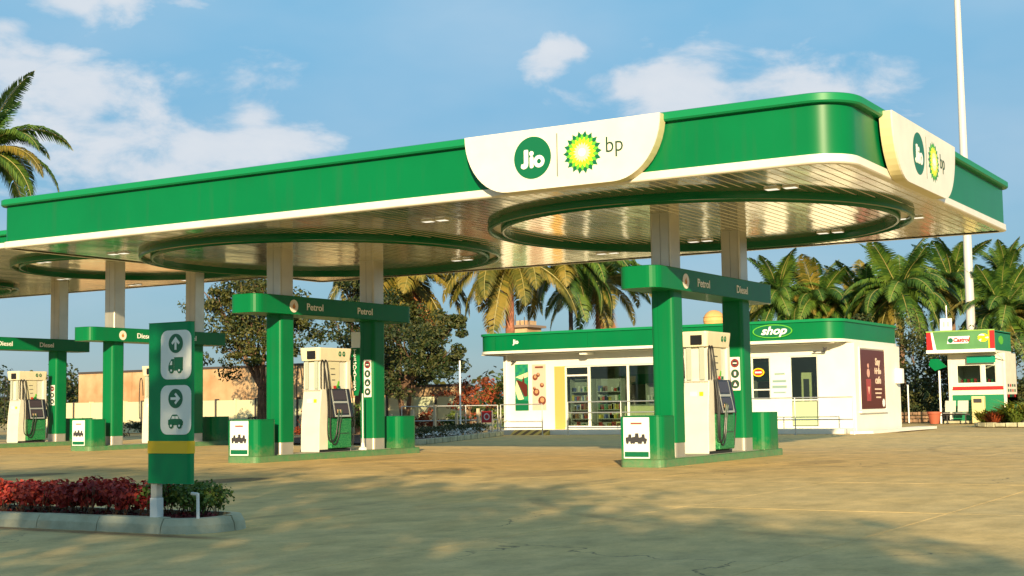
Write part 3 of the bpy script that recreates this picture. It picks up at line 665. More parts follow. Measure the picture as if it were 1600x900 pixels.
# ------------------------------------------------------------------ lane sign and planter in front
t = thing('lane_sign', (-10.42, 10.47, .12), 'green upright lane sign with arrows for lorries and cars and a yellow band', 'sign')
sg = MB().prism(rrect(-10.74, -10.15, 10.47, 10.56, .03, 3), .50, 2.14).build('sign_body', mat('sign_green', (0, .24, .08), .4, spec=.25), t, bevel=.006)
MB().prism(rrect(-10.745, -10.145, 10.465, 10.565, .03, 3), .805, .93).build('yellow_band', yellow, t)
for (zc, kind) in ((1.805, 'up'), (1.245, 'right')):
    p = plate('pictogram_panel', rr2(.42, .50, .09, -10.335, zc), sign_white, sg, (0, 10.47, 0), FRONT, .006)
    dc = (-10.335, zc+.115)
    plate('arrow_disc', disc(.098, 32, *dc), logo_green, p, (0, 10.47, 0), FRONT, .009)
    A = [(-.013,-.065),(.013,-.065),(.013,.015),(.042,-.012),(.058,.006),(0,.068),(-.058,.006),(-.042,-.012),(-.013,.015)]
    if kind == 'right': A = [(y, -x) for x, y in A]
    plate('arrow', [(dc[0]+x, dc[1]+y) for x, y in A], sign_white, p, (0, 10.47, 0), FRONT, .012)
    cx, cz = -10.335, zc-.115
    if kind == 'up':
        plate('lorry_body', [(cx+x*1.05, cz+y*1.05) for x, y in ((-.02,-.045),(.095,-.045),(.095,.085),(-.02,.085))], logo_green, p, (0, 10.47, 0), FRONT, .009)
        plate('lorry_cab', [(cx+x*1.05, cz+y*1.05) for x, y in ((-.095,-.045),(-.024,-.045),(-.024,.068),(-.055,.068),(-.085,.03),(-.095,.0))], logo_green, p, (0, 10.47, 0), FRONT, .009)
        plate('cab_window', [(cx+x*1.05, cz+y*1.05) for x, y in ((-.078,.01),(-.045,.01),(-.045,.048),(-.058,.048))], sign_white, p, (0, 10.47, 0), FRONT, .012)
        wheels = (-.055, .055)
    else:
        plate('car_body', [(cx+x, cz+y) for x, y in ((-.10,-.04),(.10,-.04),(.105,-.005),(.085,.018),(.055,.025),(.03,.06),(.015,.068),(-.035,.068),(-.05,.06),(-.075,.022),(-.10,.012))], logo_green, p, (0, 10.47, 0), FRONT, .009)
        for a in ((-.055, -.008), (.002, .045)): plate('car_window', [(cx+x, cz+y) for x, y in ((a[0],.024),(a[1],.024),(a[1]-.012 if a[0]>-.03 else a[1],.052),(a[0]+.014 if a[0]<-.03 else a[0],.052))], sign_white, p, (0, 10.47, 0), FRONT, .012)
        wheels = (-.055, .058)
    for w in wheels:
        plate('wheel', disc(.030, 16, cx+w, cz-.045), logo_green, p, (0, 10.47, 0), FRONT, .0135); plate('wheel_hub', disc(.012, 12, cx+w, cz-.045), sign_white, p, (0, 10.47, 0), FRONT, .016)
MB().box(-10.69, -10.61, 10.48, 10.56, .12, .52).build('post', mat('post_grey', (.45,.46,.42), .5), t)
MB().box(-10.70, -10.60, 10.475, 10.57, .12, .35).build('post_sleeve', pure, t, bevel=.005)

ki = rrect(-32, -10.02, 10.38, 11.45, .45, 8); 
pk = thing('planter_island', (-20, 11.8, 0), 'raised planter island with weathered concrete kerb around the lane sign', 'planter')
P = [(x, y) for x, y in ki]
n = len(P)
def offs(d):
    out = []
    for i in range(n):
        a = Vector(P[i-1]); b = Vector(P[(i+1)%n]); tt = (b-a).normalized(); out.append((P[i][0]-tt.y*-1*d*-1*-1 if 0 else P[i][0]+tt.y*-d, P[i][1]+tt.x*d))
    return out
inn = offs(.16)
# a kerb made of individual concrete blocks along the outline
dense = []
for i in range(n):
    a, b = Vector(P[i]), Vector(P[(i+1)%n]); ai, bi = Vector(inn[i]), Vector(inn[(i+1)%n]); k = max(1, int((b-a).length/.9))
    for j in range(k): dense.append((a.lerp(b, j/k), ai.lerp(bi, j/k)))
N = len(dense)
i = 0; blocks = []
while i < N:
    j = i+1
    while j < N and sum((dense[q][0]-dense[q-1][0]).length for q in range(i+1, j+1)) < .75: j += 1
    blocks.append([dense[q % N] for q in range(i, j+1)]); i = j
for bl in blocks:
    mb = MB(); L_ = len(bl); s0 = .012/max(.05, (bl[1][0]-bl[0][0]).length)
    bl = list(bl); bl[0] = (bl[0][0].lerp(bl[1][0], s0), bl[0][1].lerp(bl[1][1], s0))
    dz = rnd.uniform(-.006, .006)
    vs = []
    for a, b in bl:
        vs += [(a.x, a.y, -.01), (a.x+(b.x-a.x)*.12, a.y+(b.y-a.y)*.12, .085+dz), (a.x+(b.x-a.x)*.35, a.y+(b.y-a.y)*.35, .15+dz), (b.x, b.y, .155+dz), (b.x, b.y, .0)]
    fs = [[q*5+k, (q+1)*5+k, (q+1)*5+k+1, q*5+k+1] for q in range(L_-1) for k in range(4)]+[[0,1,2,3,4], [(L_-1)*5+k for k in (4,3,2,1,0)]]
    mb.add(vs, fs); mb.build('kerb_block', kerbm, pk)
MB().prism([(x, y) for x, y in inn], 0, .115).build('soil_bed', soil, pk)

def leafcloud(mb, cx, cy, cz, rx, ry, rz, count, size, rg, shell=.0, aspect=.5):
    for _ in range(count):
        while True:
            p = Vector((rg.uniform(-1,1), rg.uniform(-1,1), rg.uniform(-1,1)))
            if shell < p.length <= 1: break
        c = Vector((cx+p.x*rx, cy+p.y*ry, cz+p.z*rz))
        nrm = (p.normalized()*.7+Vector((rg.uniform(-1,1), rg.uniform(-1,1), rg.uniform(-.4,1)))).normalized()
        a = nrm.orthogonal().normalized(); a = Matrix.Rotation(rg.uniform(0, 2*PI), 3, nrm) @ a; b = nrm.cross(a)
        s = size*rg.uniform(.6, 1.3)
        mb.add([c-a*s*.5, c+b*s*aspect*.5-a*s*.08+nrm*s*.06, c+a*s*.5, c-b*s*aspect*.5-a*s*.08+nrm*s*.06], [(0,1,2,3)])

# red foliage plants in the planter: shared meshes, individual objects
def small_plant(name, label, cat, group, lm, r, h, count, size, seed, base=.115):
    rg = random.Random(seed); t = thing(name, (0,0,base), label, cat, group)
    mb = MB()
    for k in range(5):
        a = rg.uniform(0, 2*PI); mb.tube([(0,0,base), (r*.4*math.cos(a), r*.4*math.sin(a), base+h*.4), (r*.7*math.cos(a), r*.7*math.sin(a), base+h*.8)], .005, 4, cap=False)
    mb.build('stem', wood, t)
    mb = MB()
    for k in range(5):
        a = rg.uniform(0, 2*PI); q = rg.uniform(0, .5)
        leafcloud(mb, q*r*math.cos(a), q*r*math.sin(a), base+h*(.58+.12*rg.random()), r*.8, r*.8, h*.36, count//5, size, rg, .3, .7)
    mb.build('foliage', lm, t); return t
reds = [small_plant('red_foliage_plant', 'low red-leaved bedding plant in the planter row left of the lane sign', 'plant', 'red bedding plants in the planter', leaf_red, .17, .36, 260, .06, s) for s in (1, 2)]
k = 0
for row, yy in enumerate((10.66, 10.88, 11.12)):
    for j in range(12):
        x = -10.92-j*.27+rnd.uniform(-.05, .05)-.1*row; y = yy+rnd.uniform(-.05, .05)
        if k < 2: o = reds[k]
        else: o = dup(reds[k % 2])
        o.location = (x, y, .115); o.rotation_euler.z = rnd.uniform(0, 6); o.scale = (1, 1, rnd.uniform(.85, 1.15)); k += 1
# low dark red ground leaves and green shrubs round the sign
gs = [small_plant('green_shrub', 'small green shrub beside the foot of the lane sign', 'shrub', 'green shrubs under the lane sign', leaf_shrub, .17, .36, 240, .05, s) for s in (5, 6)]
for k, (x, y, s) in enumerate(((-10.85,10.7,1.15),(-10.66,10.8,1.0),(-10.45,10.8,1.0),(-10.38,10.9,1.0),(-10.33,10.78,.8),(-10.5,11.05,1.05),(-10.36,11.1,.95),(-10.72,11.05,1.1),(-10.88,11.1,1.0),(-10.55,11.15,1.05))):
    o = gs[k] if k < 2 else dup(gs[k % 2]); o.location = (x, y, .115); o.rotation_euler.z = rnd.uniform(0, 6); o.scale = (s, s, s)
mb = MB(); leafcloud(mb, -10.55, 10.85, .13, .38, .28, .05, 420, .05, rnd, 0, .7); leafcloud(mb, -12.4, 10.85, .12, 1.6, .35, .03, 600, .05, rnd, 0, .7)
tag(mb.build('ground_cover', mat('maroon_cover', (.12,.012,.015), .7, var=.5, vscale=30), None), 'maroon ground cover leaves along the edge of the planter soil', 'ground cover', kind='stuff')
t = MB().tube([(-10.17,10.62,.115),(-10.175,10.62,.40)], .016, 8).tube([(-10.175,10.62,.39),(-10.26,10.62,.395)], .016, 8).build('water_pipe', pure, None)
tag(t, 'thin white water pipe with a bent top beside the lane sign', 'pipe')

# ------------------------------------------------------------------ shop
sh = thing('shop', (-24.5, 54.5, 0), 'white single-storey shop with green fascia, glass front and a shop badge', 'shop')
WX0, WX1, WY0, WY1 = -32.05, -16.46, 52.2, 58.0
def wall_y(name, x0, x1, z0, z1, m=plaster, y=52.2, th=.18, par=sh, bevel=0): return MB().box(x0, x1, y, y+th, z0, z1).build(name, m, par, bevel=bevel)
wall_y('wall', WX0, -29.50, 0, 3.42)
wall_y('wall', -29.50, -20.62, 2.86, 3.42)
wall_y('wall', -29.50, -20.62, 0, .27)
wall_y('wall', -20.62, -16.46, 2.98, 3.42)
wall_y('wall', -20.62, -19.84, 0, 1.28)
wall_y('wall', -19.84, -19.05, 0, 2.98)
wall_y('wall', -17.92, -16.46, 0, 2.98)
wall_y('wall', -19.05, -17.92, 0, .22)
MB().box(WX1-.18, WX1, WY0+.18, WY1, 0, 3.42).build('wall', plaster, sh); MB().box(WX0, WX0+.18, WY0+.18, WY1, 0, 3.42).build('wall', plaster, sh)
MB().box(WX0, WX1, WY1, WY1+.18, 0, 3.42).build('wall', plaster, sh)
MB().box(WX0+.18, WX1-.18, WY0+.18, WY1, .02, .10).build('floor', interior, sh)
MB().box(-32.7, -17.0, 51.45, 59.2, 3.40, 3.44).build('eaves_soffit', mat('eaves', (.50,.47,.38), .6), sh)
FP = outline(-32.85, -16.72, 51.3, 59.2, .7, 8)
MB().sweep(FP, [(0, 3.56), (0, 4.22)]).build('fascia_band', green, sh)
MB().sweep(FP, [(-.05, 4.215), (.06, 4.22), (.07, 4.32), (-.2, 4.33)]).build('cap_rail', green_lt, sh)
MB().sweep(FP, [(0, 3.565), (.03, 3.56), (.035, 3.45), (-.16, 3.44), (-1.0, 3.445)]).build('edge_strip', cream, sh)
MB().add([(p[0]-p[2]*.15, p[1]-p[3]*.15, 4.30) for p in FP], [list(range(len(FP)))]).build('roof', galv, sh)
for xx in (-27.4, -23.2, -19.0): MB().box(xx-.008, xx+.008, 51.292, 51.3, 3.57, 4.21).build('fascia_joint', green_dk, sh)
def ell(rx, ry, cx, cz, n=40): return [(cx+rx*math.cos(2*PI*i/n), cz+ry*math.sin(2*PI*i/n)) for i in range(n)]
b = plate('oval_badge', ell(.80, .26, -19.34, 3.92), logo_green, sh, (0, 51.3, 0), FRONT, .05)
band('badge_ring', ell(.80, .26, -19.34, 3.92), ell(.76, .23, -19.34, 3.92), logo_lime, b, (0, 51.3, 0), FRONT, .055)
text('lettering', 'shop', .42, pure, b, (-19.30, 51.25, 3.93), FRONT, .01, bold=.012, shear=.35, sx=1.25)
text('lettering', 'Jio', .26, pure, sh, (-30.86, 51.3, 3.93), FRONT, .01, bold=.008)
# front step / plinth and hazard ramp
MB().box(-32.0, -16.5, 50.75, 52.2, 0, .20).build('front_plinth', plaster, sh, bevel=.015)
hz = MB().add([(-30.65,50.35,0.0),(-28.95,50.35,0.0),(-28.95,50.745,.20),(-30.65,50.745,.20),(-30.65,50.745,0),(-28.95,50.745,0)], [(0,1,2,3),(1,5,2),(0,3,4)]).build('ramp', mat('ramp_yellow', (.55,.40,.08), .6), sh)
for k in range(4):
    x = -30.55+k*.41
    MB().add([(x,50.35,.004),(x+.20,50.35,.004),(x+.34,50.745,.205),(x+.14,50.745,.205)], [(0,1,2,3)]).build('hazard_stripe', mat('stripe_brown', (.10,.06,.02), .6), hz)
# posters on the front wall
p = plate('poster', [(-31.46,1.0),(-30.80,1.0),(-30.80,3.0),(-31.46,3.0)], teal, sh, (0,52.2,0), FRONT, .02)
plate('poster_shape', [(-31.40,2.35),(-31.0,1.6),(-30.84,1.62),(-30.84,2.1),(-30.98,2.2),(-31.02,2.5),(-31.1,2.25)], brown, p, (0,52.2,0), FRONT, .026)
plate('poster_shape', [(-31.46,1.9),(-31.38,2.3),(-31.02,1.5),(-31.3,1.45)], counterm, p, (0,52.2,0), FRONT, .024)
plate('poster_shape', [(-31.44,2.45),(-30.82,2.65),(-30.82,2.45),(-31.15,2.35)], counterm, p, (0,52.2,0), FRONT, .0235)
plate('poster_shape', [(-31.46,1.02),(-30.80,1.02),(-30.80,1.42),(-31.46,1.5)], logo_green, p, (0,52.2,0), FRONT, .0245)
p = plate('poster', [(-30.60,1.02),(-29.93,1.02),(-29.93,2.97),(-30.60,2.97)], pink, sh, (0,52.2,0), FRONT, .02)
for (x, z, r) in ((-30.45,2.42,.13),(-30.30,2.52,.09),(-30.12,2.08,.10),(-30.40,1.78,.16),(-30.12,1.42,.19),(-30.5,1.95,.07)):
    q_ = plate('poster_dish', disc(r, 14, x, z), mat('dish_brown', (.16,.04,.02), .5), p, (0,52.2,0), FRONT, .024); plate('poster_food', disc(r*.55, 12, x+.01, z+.03), mat('food_tan', (.45,.25,.12), .5), q_, (0,52.2,0), FRONT, .027)
plate('poster_headline', rr2(.4, .08, .02, -30.25, 2.85), mat('dish_brown', (.16,.04,.02)), p, (0,52.2,0), FRONT, .024)
# yellow cheek, entrance and shop windows
MB().box(-29.50, -29.02, 52.17, 52.4, .20, 2.86).build('yellow_cheek', shopyellow, sh)
alu = mat('white_window_frame', (.72,.72,.66), .35)
def window(x0, x1, z0, z1, mull=(), trans=(), nm='window', y=52.24, fr=.05):
    w = MB().box(x0, x0+fr, y, y+.07, z0, z1).box(x1-fr, x1, y, y+.07, z0, z1).box(x0+fr, x1-fr, y, y+.07, z1-fr, z1).box(x0+fr, x1-fr, y, y+.07, z0, z0+fr).build(nm, alu, sh)
    for mx in mull: MB().box(mx-fr/2, mx+fr/2, y-.003, y+.067, z0+fr, z1-fr).build('mullion', alu, w)
    for tz in trans: MB().box(x0+fr, x1-fr, y+.003, y+.064, tz-fr/2, tz+fr/2).build('transom', alu, w)
    MB().box(x0+fr, x1-fr, y+.03, y+.042, z0+fr, z1-fr).build('pane', glass, w)
    return w
window(-29.02, -27.86, .27, 2.86, (), (2.46,), 'door', fr=.07)
for k in range(4): window(-27.86+k*1.81, -27.86+(k+1)*1.81, .27, 2.86)
window(-20.62, -19.84, 1.28, 2.98, (), (1.70,)); 
b = plate('oval_sign', ell(.24, .17, -20.33, 2.38, 24), yellow, sh, (0,52.24,0), FRONT, .03); plate('sign_inner', ell(.19, .12, -20.33, 2.38, 24), red, b, (0,52.24,0), FRONT, .034); plate('sign_text_bar', rr2(.28, .06, .01, -20.33, 2.38), pure, b, (0,52.24,0), FRONT, .037)
window(-19.05, -17.92, .22, 2.98, (), (1.28,), 'door')
MB().box(-18.97, -18.0, 52.22, 52.235, .30, 1.22).build('frosted_panel', frosted, sh)
plate('wall_lettering', rr2(.42, .07, .01, -19.45, 2.30), mat('grey_green_print', (.22,.34,.30), .5), sh, (0,52.2,0), FRONT, .006)
for k in range(3): text('wall_lettering', ('OPEN', '24 HOURS', 'ATM')[k], (.15, .17, .13)[k], mat('grey_green_print', (.22,.34,.30)), sh, (-19.45, 52.2, 2.0-k*.24), FRONT, .006) if k != 2 and False else plate('wall_lettering', rr2((.55,.60,.5)[k], (.09,.10,.05)[k], .01, -19.47, 2.02-k*.22), mat('grey_green_print', (.22,.34,.30)), sh, (0,52.2,0), FRONT, .006)
for x in (-27.9, -22.2): MB().box(x, x+.3, 51.5, 52.2, 3.30, 3.398).build('eaves_rib', plaster, sh)
MB().tube([(-31.85,52.12,.2),(-31.85,52.12,3.4)], .045, 8).build('downpipe', pure, sh)
for x in (-31.9,-24.0,-20.2): MB().box(x, x+.02, 51.28, 51.3, 3.57, 4.2).build('fascia_joint', green_dk, sh)
# lamp arm
MB().box(-18.0, -17.5, 51.95, 52.0, 3.10, 3.13).box(-17.56, -17.46, 51.85, 51.97, 3.12, 3.26).box(-18.0, -17.96, 52.0, 52.2, 3.10, 3.13).build('wall_lamp', dark, sh)
MB().tube([(-31.42,52.0,3.12),(-31.42,51.85,3.12)], .05).box(-31.44, -31.40, 52.0, 52.2, 3.10, 3.14).build('wall_lamp', dark, sh)
# side wall poster in a recess, and sill
p = plate('poster', [(52.72,.90),(55.95,.90),(55.95,3.18),(52.72,3.18)], brown, sh, (WX1,0,0), SIDE, .03)
fr = MB().box(WX1, WX1+.05, 52.66, 52.72, .86, 3.22).box(WX1, WX1+.05, 55.95, 56.01, .86, 3.22).box(WX1, WX1+.05, 52.66, 56.01, 3.22, 3.27).build('poster_frame', plaster, sh)
MB().box(WX1, WX1+.12, 52.5, 56.1, .74, .83).build('sill', plaster, sh, bevel=.01)
for k, (w_, s_) in enumerate((('Say', .42), ('Hello', .34), ('cafe', .42))):
    text('lettering', w_, s_*.9, mat('poster_cream', (.72,.55,.42), .5), p, (WX1+.03, 55.0, 2.72-k*.36), SIDE, .006, bold=.016, sx=1.25)
for k in range(3): plate('printed_line', rr2((.9,.8,.6)[k], .06, .01, 55.0, 1.66-k*.16), mat('poster_cream', (.72,.55,.42)), p, (WX1,0,0), SIDE, .036)
plate('cup_top', disc(.17, 20, 53.75, 2.28), mat('cup_pink', (.72,.38,.30), .5), p, (WX1,0,0), SIDE, .036); plate('cup_top', disc(.09, 16, 53.75, 2.56), mat('cup_pink', (.72,.38,.30)), p, (WX1,0,0), SIDE, .036)
plate('cup', [(53.45,2.05),(54.05,2.05),(54.0,1.2),(53.5,1.2)], mat('cup_red', (.34,.05,.05), .5), p, (WX1,0,0), SIDE, .034)
plate('cup_heart', [(53.6,1.75),(53.9,1.75),(53.75,1.45)], mat('cup_pink', (.72,.38,.30)), p, (WX1,0,0), SIDE, .038)
plate('round_seal', disc(.16, 20, 55.65, 1.12), pure, p, (WX1,0,0), SIDE, .036)
MB().box(WX1, WX1+.28, 57.45, 57.8, 1.9, 2.5).build('air_conditioner', pure, sh, bevel=.02)
# apron by the side wall
MB().prism([(-16.3,50.75),(-15.6,51.4),(-15.5,60),(-16.3,60)], 0, .10).build('side_step', plaster, sh)

# shop interior furniture: each a thing of its own
def goods(x0, x1, y, zs, parent, seed, step=.11):
    rg = random.Random(seed); cols = [(.35,.05,.04),(.5,.4,.08),(.08,.2,.08),(.55,.52,.45),(.1,.12,.3),(.25,.12,.06),(.5,.5,.48)]
    for ci, cc in enumerate(cols):
        mb = MB()
        for z in zs:
            x = x0
            while x < x1-.06:
                w = rg.uniform(.05, .11)
                if rg.randrange(len(cols)) == ci: mb.box(x, x+w*.9, y-.12, y+.12, z, z+rg.uniform(.12, .26))
                x += w
        if mb.v: mb.build('packets', mat('packet_%d' % ci, cc, .4), parent, kind='stuff')
def shelf(x0, x1, y, z1, label, seed):
    t = thing('shelf_unit', ((x0+x1)/2, y, .1), label, 'shelves', 'shelves of goods inside the shop')
    MB().box(x0, x1, y+.2, y+.24, .1, z1).box(x0, x0+.03, y-.18, y+.2, .1, z1).box(x1-.03, x1, y-.18, y+.2, .1, z1).build('back_panel', shelfm, t)
    zs = [.25+.38*k for k in range(int((z1-.3)/.38))]
    for z in zs: MB().box(x0+.03, x1-.03, y-.18, y+.2, z-.03, z).build('shelf', shelfm, t)
    goods(x0+.05, x1-.05, y, zs, t, seed)
shelf(-28.95, -27.9, 52.75, 2.3, 'shelves of packets seen through the shop door', 3)
shelf(-27.75, -26.6, 52.85, 2.3, 'shelves of packets just right of the shop door', 4)
shelf(-26.3, -24.2, 54.6, 2.1, 'shelves of goods on the back wall of the shop behind the counter', 5)
shelf(-23.9, -21.4, 54.6, 2.1, 'shelves of goods on the back wall of the shop partly behind the right gantry', 6)
t = thing('shop_counter', (-25.5, 53.2, .1), 'pale yellow counter with dark goods on it behind the shop window', 'counter')
MB().box(-27.2, -24.6, 53.0, 53.5, .1, 1.15).build('counter_body', counterm, t, bevel=.01); MB().box(-24.5, -21.2, 53.0, 53.6, .1, 1.5).build('display_case', dark, t, bevel=.02)
MB().box(-27.25, -24.55, 52.95, 53.55, 1.15, 1.19).build('counter_top', shelfm, t)
mb = MB()
for k in range(6): mb.box(-24.3+k*.5, -24.0+k*.5, 53.1, 53.4, 1.5, 1.62+.2*(k % 2))
mb.build('cup_stack', interior, t)
MB().box(-27.7, -20.8, 54.9, 55.0, 2.06, 2.5).build('interior_green_band', mat('band_green', (.06,.28,.12), .5), sh)
MB().box(-27.7, -20.8, 54.88, 54.90, 2.5, 2.85).build('menu_board', mat('menu_board', (.25,.33,.28), .5), sh)
t = thing('display_stand', (-18.7, 53.3, .1), 'tall cream display stand inside the right-hand shop door', 'display stand')
MB().box(-18.95, -18.5, 53.2, 53.5, .1, 2.35).build('stand_body', counterm, t, bevel=.02); MB().box(-18.85, -18.62, 53.18, 53.2, 1.2, 2.1).build('stand_picture', dark, t)

# railing in front of the shop
def railing(pts, label, h=1.3, mids=(.68,), post_step=2.6, r=.022, m=galv, z0=0):
    t = thing('railing', (*pts[0], z0), label, 'railing')
    for (a, b) in zip(pts[:-1], pts[1:]):
        a, b = Vector(a), Vector(b)
        for z in (h,)+tuple(mids): MB().tube([(a.x,a.y,z0+z),(b.x,b.y,z0+z)], r, 8).build('rail', m, t)
        k = max(1, round((b-a).length/post_step))
        for i in range(k+1):
            if i == 0 and a != Vector(pts[0]): continue
            c = a.lerp(b, i/k); MB().tube([(c.x,c.y,z0),(c.x,c.y,z0+h)], r*1.1, 8).lathe(c.x, c.y, [(0,z0+.012),(.07,z0+.012),(.07,z0)], 12).build('post', m, t)
    return t
railing([(-30.9, 50.05), (-28.9, 50.05)], 'short steel railing in front of the shop posters', 1.27, (.32,), 2.0)
railing([(-27.7, 50.05), (-20.5, 50.05)], 'steel railing in front of the shop windows', 1.33, (.9, .3), 2.4)
railing([(-20.3, 50.05), (-15.9, 50.05)], 'steel railing in front of the right-hand shop door', 1.36, (.55,), 2.2)
railing([(-34.2, 47.6), (-30.95, 49.9)], 'steel handrail behind the hedge left of the shop', 1.25, (.65,), 1.3)

# roof objects, ochre tank and far water tower
t = thing('water_tank', (-23.6, 57.0, 4.3), 'round ochre water tank on the shop roof seen between the right gantry posts', 'tank')
s_ = MB(); prof = [(0, 5.22)]+[(.47*math.sin(a), 4.78+.45*math.cos(a)) for a in [PI*i/14 for i in range(1, 12)]]+[(.30, 4.33), (0, 4.33)]
s_.lathe(-24.0, 56.6, prof, 24).build('tank_body', tank, t)
for z in (4.72, 4.9): MB().lathe(-24.0, 56.6, [(.46,z),(.485,z+.01),(.46,z+.02)], 24).build('tank_rib', tank, t)
MB().lathe(-24.0, 56.6, [(.35,4.33),(.35,4.30),(0,4.30)], 24).build('tank_foot', mat('post_grey', (.45,.46,.42)), t)
t = thing('far_rooftop', (-77, 128.4, 0), 'distant building top with a flat cap and aerials just above the shop roof', 'building')
MB().box(-77.3, -75.0, 127, 130, 0, 9.4).build('tower_body', oldwall, t); MB().box(-77.7, -74.6, 126.6, 130.4, 9.4, 9.65).build('roof_slab', mat('far_roof', (.25,.18,.14), .8), t)
MB().box(-76.9, -75.6, 128, 130, 9.65, 10.2).build('stair_head', oldwall, t)
for k in range(6): MB().tube([(-77.5+.55*k,127,9.6),(-77.5+.55*k,127,10.2+.3*(k % 3))], .05, 6).build('aerial', dark, t)

# ------------------------------------------------------------------ trees
def frond_mesh(kind, seed, m):
    """a palm frond along +X from the origin; kind: droop amount"""
    rg = random.Random(seed); L_ = 4.3; segs = 14
    up, droop = {'up': (1.25, .7), 'arch': (.75, 1.75), 'out': (.25, 1.6), 'hang': (-.35, 1.25), 'dead': (-.9, .65)}[kind]
    pts = []; x = z = 0
    for i in range(segs+1):
        pts.append(Vector((x, 0, z))); a = up-droop*(i/segs)**1.2*1.15; x += math.cos(a)*L_/segs; z += math.sin(a)*L_/segs
    mb = MB(); mb.tube(pts, .045, 5, r2=.008)
    nl = 54
    leaf = MB()
    for k in range(nl):
        t_ = .12+.87*k/nl; f = t_*segs; i = min(int(f), segs-1); p = pts[i].lerp(pts[i+1], f-i); tan = (pts[i+1]-pts[i]).normalized()
        ln = (.95*math.sin(PI*min(1, .18+t_*.85))**.7)*rg.uniform(.85, 1.1)+.08
        for s in (-1, 1):
            if rg.random() < .04: continue
            side = Vector((0, s, 0)); dr = (.55 if kind == 'up' else .95 if kind in ('arch', 'out') else 1.3)*rg.uniform(.75, 1.2)
            d = (side*.9+tan*.55+Vector((0,0,.12))).normalized(); w = .046
            m1 = p+d*ln*.45; d2 = (d+Vector((0,0,-dr))).normalized(); e = m1+d2*ln*.55
            wv = tan*w
            leaf.add([p-wv*.6, p+wv*.6, m1+wv, m1-wv, e+wv*.15, e-wv*.15], [(0,1,2,3),(3,2,4,5)])
    return mb, leaf
FR = {}
for kind in ('up', 'arch', 'out', 'hang', 'dead'):
    for v in range(2):
        for mm, nm in ((leaf_palm, 'g'), (leaf_palm_y, 'y'), (leaf_dead, 'd')):
            if nm == 'd' and kind not in ('dead', 'hang'): continue
            a, l = frond_mesh(kind, v*7+3, mm)
            n0 = len(a.f); a.add(l.v, l.f)
            me = bpy.data.meshes.new('frond'); me.from_pydata(a.v, [], a.f); me.materials.append(frond_rachis); me.materials.append(mm)
            me.polygons.foreach_set('material_index', [0]*n0+[1]*(len(a.f)-n0)); me.update(); FR[(kind, v, nm)] = me
def palm(base, crown_z, label, seed, s=1.0, lean=(0,0), yellow_=.2, n=(5,7,6,4,1), r=.16, spin=None, trunk_m=palm_bark):
    rg = random.Random(seed); bx, by = base
    t = thing('palm_tree', (bx, by, 0), label, 'palm tree', 'coconut palms round the station')
    H = crown_z
    pts = [(bx+lean[0]*(1-(k/10))**1.5*-1, by+lean[1]*(1-(k/10)), H*k/10) for k in range(11)]
    mb = MB(); sp = []
    for k in range(41): f = k/4; i = min(int(f), 9); sp.append(Vector(pts[i]).lerp(Vector(pts[i+1]), f-i))
    mb.tube(sp, [(r*1.5 if k < 2 else r*(1.12-.35*k/40))*(1.06 if k % 2 else .97) for k in range(41)], 10).build('trunk', trunk_m, t)
    mb = MB()
    for k in range(9):
        a = rg.uniform(0, 2*PI); c = (bx+.24*math.cos(a)*s, by+.24*math.sin(a)*s, H-.28*s+rg.uniform(-.18,.12)*s)
        mb.lathe(c[0], c[1], [(0,c[2]+.14*s),(.09*s,c[2]+.10*s),(.125*s,c[2]),(.09*s,c[2]-.11*s),(0,c[2]-.15*s)], 8)
    mb.build('coconuts', mat('coconut', (.34,.24,.05), .5, var=.3), t)
    mb = MB()
    for k in range(10):      # fibrous leaf bases
        a = 2*PI*k/10+rg.uniform(-.2,.2); mb.tube([(bx, by, H-.45*s), (bx+.2*s*math.cos(a), by+.2*s*math.sin(a), H-.05*s), (bx+.38*s*math.cos(a), by+.38*s*math.sin(a), H+.40*s)], [.09*s,.06*s,.03*s], 6)
    mb.build('leaf_bases', mat('leaf_base', (.36,.22,.06), .8, var=.3), t)
    for kind, cnt in zip(('up', 'arch', 'out', 'hang', 'dead'), n):
        ph = rg.uniform(0, 6)
        for k in range(cnt):
            nm = 'y' if rg.random() < yellow_*(1.6 if kind in ('hang', 'out') else .6) else 'g'
            if kind == 'dead': nm = 'd' if rg.random() < .7 else 'y'
            o = bpy.data.objects.new('frond', FR[(kind, rg.randrange(2), nm)]); C.objects.link(o); o.parent = t
            o.location = (0, 0, H+rg.uniform(-.1, .12)*s)
            o.rotation_euler = (rg.uniform(-.35, .35), rg.uniform(-.18, .18), ph+2*PI*k/cnt+rg.uniform(-.3, .3))
            q = s*rg.uniform(.85, 1.1); o.scale = (q, q, q)
    return t
palm((-62.6, 49.2), 15.2, 'tall coconut palm leaning in from the left edge above the canopy', 11, 1.15, yellow_=.1, n=(6,8,8,5,0))
palm((-40.6, 56.3), 7.9, 'yellowing coconut palm behind the middle gantry with rust-brown hanging fronds', 12, 1.1, yellow_=.7, n=(3,6,8,8,4))
palm((-34.9, 57.2+.3), 8.4, 'coconut palm with reddish trunk rising behind the left end of the shop roof', 13, 1.05, yellow_=.6, n=(4,7,8,8,2), r=.24, trunk_m=mat('red_palm_bark', (.30,.12,.07), .9, var=.3, vscale=5, bump=.5))
palm((-35.0, 66.8), 7.7, 'coconut palm standing behind the shop roof left of the right gantry', 14, .95, yellow_=.35, n=(4,7,8,4,1))
palm((-33.6, 61.2), 8.6, 'thin dark-trunked palm behind the shop roof with fronds hidden by the canopy', 15, .95, yellow_=.25, n=(4,7,8,6,0), r=.12, trunk_m=mat('dark_palm_bark', (.05,.035,.025), .9))
